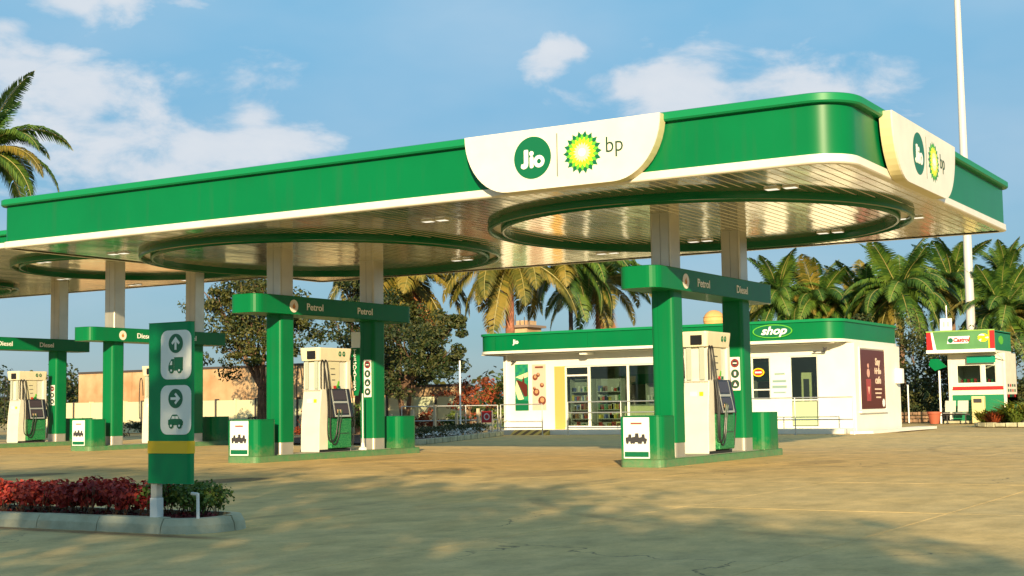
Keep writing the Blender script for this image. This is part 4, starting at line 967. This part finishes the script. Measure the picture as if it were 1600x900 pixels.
row = [(-31.2,84,7.6,.20,'left end of the palm row behind the shop, next to the right gantry'),(-29.0,85,7.3,.25,'second palm of the row behind the shop badge'),(-26.7,86.5,7.1,.35,'third palm of the row behind the shop, above its rounded corner'),
       (-23.5,83.7,7.5,.35,'largest bright palm of the row above the right end of the shop'),(-22.3,91.3,8.6,.2,'palm between the shop end and the tall white mast'),(-17.4,82.9,5.9,.3,'low palm just right of the tall white mast'),(-15.0,86.5,6.4,.3,'palm at the right edge behind the oil kiosk'),(-21.0,101,9.2,.1,'far palm showing behind the tall white mast')]
for k, (x, y, z, yl, lb) in enumerate(row): palm((x, y), z, 'coconut palm, '+lb, 30+k, .86 if k != 3 else .98, yellow_=yl*.45, n=(9,11,11,9,0))

def broadleaf(name, label, base, trunk_h, clumps, lm, seed, leaf=.24, per=330, r=.16, cat='tree', group=None, limbs=True):
    rg = random.Random(seed); bx, by = base[:2]; t = thing(name, (bx, by, 0), label, cat, group)
    mb = MB(); fork = Vector((bx+rg.uniform(-.15,.15), by, trunk_h))
    mb.tube([(bx, by, 0), (bx+rg.uniform(-.1,.1), by, trunk_h*.5), fork], r, 9, r2=r*.75).build('trunk', wood, t)
    mb = MB()
    for (cx, cy, cz, rx, rz) in clumps:
        c = Vector((bx+cx, by+cy, cz)); md = fork.lerp(c, .5)+Vector((rg.uniform(-.2,.2), rg.uniform(-.2,.2), .15)); mb.tube([fork, md, c], r*.5, 6, r2=r*.12)
        for k in range(4):
            e = c+Vector((rg.uniform(-1,1)*rx*.8, rg.uniform(-1,1)*rx*.8, rg.uniform(-.3,.8)*rz)); mb.tube([md.lerp(c,.5), c.lerp(e,.5)+Vector((0,0,.1)), e], r*.18, 4, r2=.01, cap=False)
    mb.build('branches', wood, t)
    mb = MB()
    for (cx, cy, cz, rx, rz) in clumps:
        for k in range(9):
            a = Vector((rg.gauss(0,.5), rg.gauss(0,.5), rg.gauss(0,.48))); q = rg.uniform(.3, .58)
            leafcloud(mb, bx+cx+a.x*rx, by+cy+a.y*rx, cz+a.z*rz, rx*q, rx*q, rz*q*.8, per//9, leaf, rg, .25, .55)
    mb.build('crown', lm, t); return t
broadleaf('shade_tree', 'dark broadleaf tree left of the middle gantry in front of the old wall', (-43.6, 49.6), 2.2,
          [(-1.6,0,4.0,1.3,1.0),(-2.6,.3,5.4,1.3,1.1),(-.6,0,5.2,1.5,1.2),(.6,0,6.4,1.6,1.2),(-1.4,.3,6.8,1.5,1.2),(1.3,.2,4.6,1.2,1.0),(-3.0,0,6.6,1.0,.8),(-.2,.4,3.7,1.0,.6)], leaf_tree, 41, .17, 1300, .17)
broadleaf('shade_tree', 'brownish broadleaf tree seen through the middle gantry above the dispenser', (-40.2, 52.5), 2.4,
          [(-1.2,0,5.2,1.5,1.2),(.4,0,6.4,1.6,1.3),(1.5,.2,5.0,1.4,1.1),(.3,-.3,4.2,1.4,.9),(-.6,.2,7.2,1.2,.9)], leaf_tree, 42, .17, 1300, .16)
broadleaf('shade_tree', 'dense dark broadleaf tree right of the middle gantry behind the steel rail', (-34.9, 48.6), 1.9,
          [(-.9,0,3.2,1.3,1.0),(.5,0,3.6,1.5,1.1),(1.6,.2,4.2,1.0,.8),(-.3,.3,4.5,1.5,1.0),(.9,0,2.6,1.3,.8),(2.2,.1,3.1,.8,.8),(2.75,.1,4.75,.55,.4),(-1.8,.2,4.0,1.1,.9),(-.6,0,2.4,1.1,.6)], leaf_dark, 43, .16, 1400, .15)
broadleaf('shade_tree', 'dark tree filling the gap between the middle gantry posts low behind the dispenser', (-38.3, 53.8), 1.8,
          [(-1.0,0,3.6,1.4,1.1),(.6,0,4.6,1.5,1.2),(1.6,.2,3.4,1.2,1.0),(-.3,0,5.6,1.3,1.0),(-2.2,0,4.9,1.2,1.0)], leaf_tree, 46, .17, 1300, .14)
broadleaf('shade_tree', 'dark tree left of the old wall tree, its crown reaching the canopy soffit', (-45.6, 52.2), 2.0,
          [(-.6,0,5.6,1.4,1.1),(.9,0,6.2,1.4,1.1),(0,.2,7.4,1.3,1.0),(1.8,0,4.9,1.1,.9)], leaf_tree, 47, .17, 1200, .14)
broadleaf('shrub_tree', 'rust-red leaved shrub left of the shop', (-33.4, 51.6), 1.0, [(0,0,2.0,.85,.65),(.5,.1,1.7,.7,.6),(-.5,0,1.6,.7,.5)], leaf_rust, 44, .14, 420, .07, 'shrub')
broadleaf('shrub_tree', 'tall green bush against the left wall of the shop', (-35.8, 59.5), 1.0, [(0,0,2.3,1.1,1.0),(.9,.1,2.5,1.0,1.0),(-.8,0,1.8,1.0,.8),(.3,0,1.2,1.2,.8)], leaf_shrub, 45, .18, 460, .09, 'shrub')
for k, (x, y, s, lm, nm) in enumerate(((-36.5,46.9,.9,leaf_shrub,'grey-green bush left of the white pole behind the hedge'),(-34.2,49.2,.8,leaf_rust,'brown leafed bush right of the white pole behind the hedge'),(-32.9,49.8,.7,leaf_shrub,'small green bush behind the handrail'),(-37.8,46.0,.8,leaf_rust,'brown bush next to the far box of the middle island'))):
    broadleaf('bush', nm, (x, y), .3, [(0,0,.9*s,.7*s,.55*s),(.5*s,.1,.7*s,.55*s,.45*s),(-.5*s,0,.6*s,.5*s,.4*s)], lm, 50+k, .12, 330, .04, 'bush')
# dense planting right of the shop, behind the kiosk
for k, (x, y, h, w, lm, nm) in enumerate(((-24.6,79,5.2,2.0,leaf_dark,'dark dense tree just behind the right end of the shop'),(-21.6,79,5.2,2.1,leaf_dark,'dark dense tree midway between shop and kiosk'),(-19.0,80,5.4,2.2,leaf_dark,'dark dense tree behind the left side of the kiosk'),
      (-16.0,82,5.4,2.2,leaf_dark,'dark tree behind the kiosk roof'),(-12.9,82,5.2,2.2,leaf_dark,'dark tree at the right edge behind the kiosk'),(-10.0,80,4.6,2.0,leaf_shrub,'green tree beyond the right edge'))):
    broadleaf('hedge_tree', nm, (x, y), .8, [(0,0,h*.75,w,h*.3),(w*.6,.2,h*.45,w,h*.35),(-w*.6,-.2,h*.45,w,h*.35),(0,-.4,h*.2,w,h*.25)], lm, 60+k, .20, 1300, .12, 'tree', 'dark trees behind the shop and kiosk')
# far tree line
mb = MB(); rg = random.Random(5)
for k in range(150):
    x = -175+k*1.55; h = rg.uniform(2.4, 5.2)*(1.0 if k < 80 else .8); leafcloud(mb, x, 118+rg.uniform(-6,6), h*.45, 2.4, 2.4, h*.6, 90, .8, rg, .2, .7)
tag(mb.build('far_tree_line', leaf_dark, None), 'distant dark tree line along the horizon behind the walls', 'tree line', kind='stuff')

# hedge with white flowers and its kerb
t = thing('hedge', (-28.8, 44.5, 0), 'low clipped hedge with white flowers along the kerb left of the shop', 'hedge')
A, B = Vector((-26.9, 38.4)), Vector((-30.9, 49.6)); mb = MB(); fl = MB(); rg = random.Random(8)
nd = Vector((-(B-A).y, (B-A).x)).normalized()
for k in range(60):
    c = A.lerp(B, k/59)+nd*rg.uniform(.25, .8); leafcloud(mb, c.x, c.y, .36, .36, .36, .20, 110, .07, rg, .3, .6)
    if (18 < k < 50 and rg.random() < .7) or rg.random() < .2:
        q_ = A.lerp(B, k/59)+nd*.2; leafcloud(fl, q_.x, q_.y, .28, .25, .12, .12, 20, .07, rg, 0, .9)
mb.build('foliage', leaf_dark, t); fl.build('white_flowers', pure, t)
t = thing('garden_kerb', (-28.8, 44, 0), 'grey curved garden kerb in front of the flowering hedge', 'kerb')
kp = [(-26.4,37.2),(-26.55,38.2),(-30.3,48.9),(-30.7,49.8),(-31.2,50.4)]
for a, b in zip(kp[:-1], kp[1:]):
    a, b = Vector(a), Vector(b); k = max(1, int((b-a).length/.95))
    for i in range(k):
        p0, p1 = a.lerp(b, i/k+.006), a.lerp(b, (i+1)/k-.006); d = (p1-p0)/2; nn = Vector((-d.y, d.x)).normalized()*.09; c = (p0+p1)/2
        MB().obox((c.x, c.y, .09), (d.x, d.y, 0), (nn.x, nn.y, 0), (0,0,.09)).build('kerb_block', kerbm, t, bevel=.02)
MB().add([(-26.6,37.5,.06),(-30.8,49.8,.06),(-38,49.8,.06),(-38,37.5,.06)], [(0,1,2,3)]).build('garden_bed', soil, None, kind='structure')

# slim white pole, short posts, red box sign
tag(MB().tube([(-30.9,47.0,0),(-30.9,47.0,3.05)], .035, 10).build('flag_pole', pure, None), 'slim bare white pole standing behind the hedge', 'pole')
t = thing('board_fence', (-35, 47, 0), 'low cream picket posts behind the hedge', 'fence')
for k in range(8):
    c = Vector((-36.2, 45.0)).lerp(Vector((-31.6, 49.4)), k/7)
    MB().box(c.x-.05, c.x+.05, c.y-.05, c.y+.05, 0, .95+.18*(k % 3)).build('post', mat('picket_cream', (.60,.50,.34), .7), t)
t = thing('notice_stand', (-29.9, 49.3, 0), 'small red square notice on a thin stand beside the shop corner', 'sign')
b = MB().box(-31.15, -30.65, 48.96, 49.0, .55, 1.02).build('notice_board', mat('bright_red', (.62,.03,.04), .4), t); MB().box(-31.17, -31.14, 48.95, 49.01, 0, 1.05).box(-30.66, -30.63, 48.95, 49.01, 0, 1.05).build('leg', galv, t)
band('notice_ring', disc(.14, 20, -30.9, .79), disc(.10, 20, -30.9, .79), pure, b, (0,48.96,0), FRONT, .006)

# ------------------------------------------------------------------ walls at the left
t = thing('old_wall', (-52, 52, 0), 'high weathered orange plaster wall with dark coping behind the left islands', 'wall')
def slab_wall(t, a, b, z0, z1a, z1b, th, m, nm, n, coping=None):
    a, b = Vector(a), Vector(b); d = (b-a); nn = Vector((-d.y, d.x)).normalized()*th
    for i in range(n):
        p, q = a.lerp(b, (i+.004)/n), a.lerp(b, (i+.996)/n); za = z1a+(z1b-z1a)*i/n; zb_ = z1a+(z1b-z1a)*(i+1)/n
        MB().add([(p.x,p.y,z0),(q.x,q.y,z0),(q.x+nn.x,q.y+nn.y,z0),(p.x+nn.x,p.y+nn.y,z0),(p.x,p.y,za),(q.x,q.y,zb_),(q.x+nn.x,q.y+nn.y,zb_),(p.x+nn.x,p.y+nn.y,za)],
                 [(0,1,5,4),(1,2,6,5),(2,3,7,6),(3,0,4,7),(4,5,6,7)]).build(nm, m, t)
    if coping:
        MB().add([(a.x-nn.x*.15,a.y-nn.y*.15,z1a),(b.x-nn.x*.15,b.y-nn.y*.15,z1b),(b.x+nn.x*1.15,b.y+nn.y*1.15,z1b),(a.x+nn.x*1.15,a.y+nn.y*1.15,z1a),
                  (a.x-nn.x*.15,a.y-nn.y*.15,z1a+.12),(b.x-nn.x*.15,b.y-nn.y*.15,z1b+.12),(b.x+nn.x*1.15,b.y+nn.y*1.15,z1b+.12),(a.x+nn.x*1.15,a.y+nn.y*1.15,z1a+.12)],
                 [(0,1,5,4),(1,2,6,5),(2,3,7,6),(3,0,4,7),(4,5,6,7),(3,2,1,0)]).build('coping', coping, t)
dkcop = mat('dark_coping', (.06,.05,.05), .8)
slab_wall(t, (-66.5,59.2), (-41.8,57.2), 0, 3.5, 3.5, .3, oldwall, 'wall_bay', 5, dkcop)
slab_wall(t, (-41.8,57.2), (-37.0,56.8), 0, 2.2, 2.2, .3, oldwall, 'wall_bay', 1, dkcop)
t = thing('compound_wall', (-48, 50, 0), 'low cream compound wall of pale panels between thin piers behind the left islands', 'wall')
slab_wall(t, (-70,58.3), (-36.5,55.6), 0, 1.78, 1.70, .15, lowwall, 'wall_panel', 22)
for k in range(23):
    c = Vector((-70,58.3)).lerp(Vector((-36.5,55.6)), k/22); MB().box(c.x-.05, c.x+.05, c.y-.06, c.y+.2, 0, 1.82).build('pier', dkcop if k % 2 else lowwall, t)
for k, (x, y) in enumerate(((-49.5,48.8),(-46.2,49.3),(-52.5,50.0),(-56,50.2),(-44.2,49.0))):
    broadleaf('bush', ('weedy bush at the foot of the compound wall behind the third island','thin weedy shrub at the foot of the compound wall near the lane sign','small bush along the compound wall at far left','bush along the compound wall behind the farthest dispenser','bush by the leaning tree trunk')[k], (x, y), .2, [(0,0,.5,.6,.4),(.5,0,.4,.4,.3)], leaf_dark, 80+k, .12, 260, .03, 'bush')
for k, (x, y, h) in enumerate(((-68.5,61,4.2),(-73.5,62,4.4),(-79,63,4.6))):
    broadleaf('far_tree', ('dark tree just left of the old wall','taller dark tree behind the farthest dispenser','dark tree at the far left edge')[k], (x, y), 1.0, [(0,0,h*.7,1.8,h*.3),(1.4,0,h*.5,1.4,h*.35),(-1.4,0,h*.5,1.5,h*.35)], leaf_dark, 90+k, .28, 420, .12, 'tree')

# ------------------------------------------------------------------ mast
t = thing('light_mast', (-18.9, 81.4, 0), 'tall tapering white mast rising behind the oil kiosk', 'mast')
MB().tube([(-18.9,81.4,0),(-18.9,81.4,14),(-18.9,81.4,34)], [.27,.225,.12], 16).build('shaft', mat('mast_grey_white', (.58,.58,.56), .4), t)
MB().lathe(-18.9, 81.4, [(.5,0),(.5,.06),(.33,.08),(.27,.6)], 16).build('flange', galv, t)
MB().lathe(-18.9, 81.4, [(.2,33.6),(.9,33.7),(.9,33.9),(.2,34.0)], 16).build('head_frame', galv, t)
for k in range(6):
    a = PI*k/3; MB().obox((-18.9+1.05*math.cos(a), 81.4+1.05*math.sin(a), 33.7), (.22*math.cos(a),.22*math.sin(a),-.1), (-.2*math.sin(a),.2*math.cos(a),0), (.03*math.cos(a),.03*math.sin(a),.07)).build('floodlight', dark, t)

# ------------------------------------------------------------------ oil kiosk
t = kq = thing('oil_kiosk', (-16.6, 73.5, 0), 'lube oil kiosk with green and red fascia, red stripe and service window', 'kiosk')
kx0, kx1, ky0, ky1 = -18.15, -15.35, 72.9, 75.6
kw = mat('kiosk_cream', (.74,.70,.58), .5, var=.05); kg = mat('kiosk_green', (.01,.20,.09), .4); ko = mat('kiosk_olive_green', (.10,.27,.10), .4, var=.15, vscale=1)
MB().box(kx0-.2, kx1+.2, ky0-.4, ky1+.2, 0, .12).build('base_slab', kerbm, t)
MB().box(kx0, kx1, ky0, ky1, .12, 1.42).build('lower_body', kg, t)
MB().box(kx0, kx0+.16, ky0-.03, ky1, .12, 3.5).build('corner_post', kw, t); MB().box(kx1-.10, kx1+.03, ky0-.03, ky0+.1, .12, 3.5).build('corner_post', kw, t)
MB().box(kx1-.10, kx1, ky0+.1, ky1, .9, 3.5).build('side_wall', kw, t); MB().box(kx0, kx1, ky1-.1, ky1, 1.42, 3.5).build('back_wall', kw, t)
MB().box(kx0+.16, kx1-.1, ky0, ky0+.1, 1.72, 1.98).build('stripe_board', kw, t)
MB().box(kx0+.20, kx1-.12, ky0-.02, ky0, 1.66, 1.84).build('red_stripe', mat('stripe_red', (.38,.02,.02), .4), t)
MB().box(kx0+.16, kx1-.1, ky0, ky0+.1, 1.42, 1.66).build('counter_board', kw, t)
MB().box(kx0+.16, kx0+.42, ky0, ky0+.1, 1.98, 3.5).build('window_pier', kw, t); MB().box(kx0+1.62, kx0+1.80, ky0, ky0+.1, 1.98, 2.95).build('window_pier', kw, t); MB().box(kx1-.45, kx1-.1, ky0, ky0+.1, 1.98, 3.5).build('window_pier', kw, t)
MB().box(kx0+.42, kx1-.45, ky0, ky0+.1, 2.95, 3.5).build('window_head', kw, t)
for (a, b) in ((kx0+.42, kx0+1.62), (kx0+1.80, kx1-.45)):
    w = MB().box(a, b, ky0+.03, ky0+.06, 1.98, 2.03).box(a, b, ky0+.03, ky0+.06, 2.90, 2.95).box(a, a+.04, ky0+.03, ky0+.06, 2.03, 2.90).box(b-.04, b, ky0+.03, ky0+.06, 2.03, 2.90).build('window', alu, t); MB().box(a+.04, b-.04, ky0+.04, ky0+.05, 2.03, 2.90).build('pane', glass, w)
mb = MB(); mb2 = MB(); rg = random.Random(3)
for k in range(12):
    x = kx0+.5+k*.17; (mb if k % 2 else mb2).box(x, x+.11, ky0+.4, ky0+.55, 2.0, 2.0+rg.uniform(.15,.30))
mb.build('oil_cans', mat('can_green', (.03,.25,.06), .4), t); mb2.build('oil_cans', red, t)
MB().box(kx0+.3, kx1-.3, ky1-.5, ky1-.3, 2.2, 2.9).build('back_shelf', interior, t)
MB().box(kx0+1.0, kx1-.4, ky0-.25, ky0-.2, 3.02, 3.36).build('hanging_sign', mat('teal_green', (.0,.26,.16), .4), t)
fx0, fx1, fy0 = -18.95, -15.60, 72.0
MB().box(fx0, fx1, fy0, 75.7, 3.52, 3.62).build('fascia_soffit', kw, t)
f = MB().box(fx0, fx1, fy0, fy0+.12, 3.62, 4.62).build('fascia_front', ko, t); MB().box(fx1-.12, fx1, fy0+.12, 75.7, 3.62, 4.62).build('fascia_side', kg, t); MB().box(fx0, fx0+.12, fy0+.12, 75.7, 3.62, 4.62).build('fascia_side', kg, t)
MB().box(fx0, fx1, fy0+.12, 75.7, 4.5, 4.56).build('roof', galv, t)
MB().box(fx0-.02, fx1+.02, fy0-.02, fy0+.0, 4.60, 4.66).build('fascia_trim', mat('trim_lime', (.25,.45,.10), .5), f); MB().box(fx0-.02, fx1+.02, fy0-.05, fy0, 3.54, 3.70).build('fascia_trim', pure, f)
plate('red_end', [(fx0,3.70),(fx0+.32,3.70),(fx0+.22,4.60),(fx0,4.60)][::1], red, f, (0,fy0,0), FRONT, .01); plate('white_slash', [(fx0+.32,3.70),(fx0+.48,3.70),(fx0+.32,4.60),(fx0+.22,4.60)], pure, f, (0,fy0,0), FRONT, .01)
plate('red_end', [(fx1-.24,3.70),(fx1,3.70),(fx1,4.60),(fx1-.24,4.60)], red, f, (0,fy0,0), FRONT, .01); plate('white_slash', [(fx1-.30,3.70),(fx1-.24,3.70),(fx1-.24,4.60),(fx1-.30,4.60)], yellow, f, (0,fy0,0), FRONT, .01)
b = plate('name_board', [(-17.93,4.0),(-16.88,4.0),(-16.80,4.36),(-17.85,4.36)], pure, f, (0,fy0,0), FRONT, .015)
plate('name_mark', disc(.13, 16, -17.75, 4.16), logo_green, b, (0,fy0,0), FRONT, .02); text('lettering', 'Castrol', .28, red, b, (-17.22, fy0-.02, 4.17), FRONT, .008, bold=.012, shear=.2, sx=.95)
for k in range(9):
    a = 2*PI*k/9; plate('flower_petal', ell(.14, .07, -16.15+.13*math.cos(a), 4.25+.14*math.sin(a), 12), logo_yellow if k % 3 else pure, f, (0,fy0,0), FRONT, .014+.001*k)
plate('flower_core', disc(.10, 14, -16.15, 4.25), yellow, f, (0,fy0,0), FRONT, .03)
plate('side_badge', ell(.5, .22, 73.4, 4.15, 18), logo_lime, t, (fx1,0,0), SIDE, .012)
MB().tube([(kx1,ky0-.02,3.1),(fx1-.05,fy0+.15,3.55)], .03, 6).build('bracket', kw, t)
for r_ in range(3):
    for c_ in range(4): plate('side_sticker', rr2(.30, .14, .02, 73.5+c_*.5, 1.35+r_*.26), (red, logo_green, dark)[(r_+c_) % 3], t, (kx1,0,0), SIDE, .006)
# things round the kiosk
t = thing('waiting_bench', (-17.6, 71.8, 0), 'two-seat grey metal waiting bench in front of the kiosk', 'bench')
for k in range(2):
    x = -18.15+k*.62
    MB().box(x, x+.52, 71.5, 71.95, .50, .54).build('seat', galv, t, bevel=.01); MB().obox((x+.26, 72.02, .86), (.26,0,0), (0,.015,0), (0,.06,.28)).build('backrest', mat('bench_pale', (.50,.52,.42), .5), t, bevel=.01)
MB().box(-18.2, -16.9, 71.7, 71.76, .42, .48).build('beam', dark, t)
for x in (-18.0, -17.1): MB().box(x-.03, x+.03, 71.5, 71.95, 0, .04).box(x-.025, x+.025, 71.7, 71.75, .04, .42).build('leg', dark, t)
t = thing('flower_pot', (-18.7, 71.4, 0), 'round terracotta pot on the ground left of the waiting bench', 'pot')
MB().lathe(-18.55, 71.4, [(0,.0),(.22,.0),(.32,.50),(.36,.50),(.36,.60),(.28,.60),(.26,.5),(0,.5)], 20).build('pot_body', terracotta, t); MB().lathe(-18.55, 71.4, [(0,.52),(.26,.51)], 20).build('soil', soil, t)
t = thing('air_pump', (-16.1, 71.5, 0), 'pale yellow upright air pump unit in front of the kiosk', 'air pump')
MB().box(-16.85, -16.25, 72.0, 72.4, .0, 1.35).build('cabinet', mat('pump_yellow', (.66,.60,.28), .4), t, bevel=.03); MB().box(-16.75, -16.35, 71.99, 72.0, 1.02, 1.22).build('screen', dark, t)
t = thing('price_flag_sign', (-18.5, 73.5, 0), 'small white and green rectangular sign on a thin pole above the kiosk left end', 'sign')
MB().tube([(-18.55,74.6,0),(-18.55,74.6,6.1)], .035, 8).build('pole', galv, t); b = MB().box(-18.87, -18.27, 74.5, 74.56, 4.80, 5.42).build('sign_board', pure, t); MB().box(-18.87, -18.27, 74.5, 74.56, 4.35, 4.80).build('sign_board_lower', green, t)
for k in range(2): plate('sign_mark', rr2(.10, .26, .02, -18.68+k*.22, 5.12), mat('post_grey', (.45,.46,.42)), b, (0,74.5,0), FRONT, .006)
t = thing('arrow_sign', (-18.6, 72.2, 0), 'small green arrow sign on a white post left of the kiosk window', 'sign')
MB().tube([(-18.35,71.9,0),(-18.35,71.9,2.65)], .05, 8).build('post', pure, t); plate('arrow_board', [(-18.85,2.95),(-18.55,2.65),(-17.95,2.85),(-18.35,3.25),(-18.75,3.25)], green, t, (0,71.88,0), FRONT, .03)
t = thing('rubble_wall', (-20.3, 74, 0), 'low rubble stone wall between the shop and the kiosk', 'wall'); rg = random.Random(9)
for r_ in range(3):
    for k in range(15):
        x = -22.4+k*.27+.12*(r_ % 2); w = rg.uniform(.11, .135)
        MB().obox((x, 75.2, .10+.19*r_), (w,rg.uniform(-.02,.02),0), (0,.16,0), (0,0,rg.uniform(.07,.09))).build('stone', stonem, t, bevel=.03)
tag(MB().tube([(-20.6,74.2,0),(-20.6,74.2,2.0)], .04, 8).build('marker_post', pure, None), 'thin pale post in front of the dark trees right of the shop', 'post')
# round planter at the right
t = thing('round_planter', (-13.4, 64.2, 0), 'rounded stone-edged planter at the right edge', 'planter')
for k in range(26):
    a = 2*PI*k/26; MB().obox((-12.9+2.0*math.cos(a), 64.6+1.4*math.sin(a), .08), (-.22*math.sin(a), .16*math.cos(a), 0), (.09*math.cos(a), .09*math.sin(a), 0), (0,0,.08+.01*(k % 3))).build('edge_stone', kerbm, t, bevel=.02)
MB().prism([(-12.9+1.95*math.cos(2*PI*k/26), 64.6+1.35*math.sin(2*PI*k/26)) for k in range(26)], 0, .09).build('soil_bed', soil, t)
rg = random.Random(12)
for k, (x, y, s, lm) in enumerate(((-14.5,64.3,.8,leaf_yel),(-14.0,63.9,.7,leaf_rust),(-13.6,64.4,.95,leaf_yel),(-13.1,63.8,.9,leaf_shrub),(-12.6,64.4,1.1,leaf_yel),(-12.0,64.2,1.0,leaf_yel),(-13.3,65.0,1.2,leaf_yel),(-12.3,65.0,1.3,leaf_shrub))):
    tt = thing('planter_shrub', (x, y, .09), ('yellow-green spiky shrub at the left tip of the round planter','dark red-brown shrub low in the round planter','yellow-green shrub in the round planter below the air pump','green shrub at the front of the round planter','yellow shrub nearest the right edge','yellow shrub just out past the right edge','tall yellow-green shrub at the back of the round planter','tall green shrub at the back right of the round planter')[k], 'shrub')
    mb = MB()
    s *= 1.35
    for q_ in range(130):
        a = rg.uniform(0, 2*PI); L_ = rg.uniform(.5,1.1)*s; o = Vector((x+.15*math.cos(a)*rg.random(), y+.15*math.sin(a), .09)); d = Vector((math.cos(a)*.8, math.sin(a)*.8, rg.uniform(.5,1.6))).normalized(); sd_ = Vector((-math.sin(a), math.cos(a), 0))*.035*s
        m1 = o+d*L_*.6; e = m1+(d+Vector((math.cos(a)*.5, math.sin(a)*.5, -.6))).normalized()*L_*.5
        mb.add([o-sd_*.4, o+sd_*.4, m1+sd_, m1-sd_, e], [(0,1,2,3),(3,2,4)])
    leafcloud(mb, x, y, .38*s, .36*s, .36*s, .30*s, 160, .12, rg, .2, .4)
    mb.build('foliage', lm, tt)

# ------------------------------------------------------------------ trees behind the photographer that shade the foreground
sh_dir = Vector((-math.sin(SUN_AZ), math.cos(SUN_AZ)))
def shade_tree(sx, sy, h, seed, label, wide=3.0, per_=1000):
    """placed so that its top's shadow falls at (sx, sy)"""
    L_ = h/math.tan(SUN_EL); bx, by = sx-sh_dir.x*L_, sy-sh_dir.y*L_
    broadleaf('roadside_tree', label, (bx, by), h*.12, [(0,0,h-wide*.55,wide*.8,wide*.5),(wide*.8,0,h-wide*1.1,wide,wide*.7),(-wide*.8,.4,h-wide*1.1,wide,wide*.7),(0,.5,h-wide*1.7,wide*1.3,wide*.8),(wide*.5,0,h-wide*2.5,wide*1.2,wide*.8),(-wide*.5,0,h-wide*2.5,wide*1.2,wide*.8),(wide*.3,0,h-wide*3.2,wide*1.2,wide*.7)], leaf_dark, seed, .34, per_, .3, 'tree', 'roadside trees behind the photographer')
ST = [(-31,24.5,11.5),(-26,24,11.5),(-21.5,23.6,11),(-17.5,23.2,11),(-13.5,20.0,11),(-10.2,16.8,10.5),(-7.6,14.2,10.5),(-5.0,13.0,10),(-2.2,12.2,10),(1.0,11.6,10)]
for k, (x, y, h) in enumerate(ST): shade_tree(x, y, h, 200+k, 'roadside tree behind the photographer whose shadow falls on the forecourt', per_=480 if k in (2,3,4,5) else 1000)
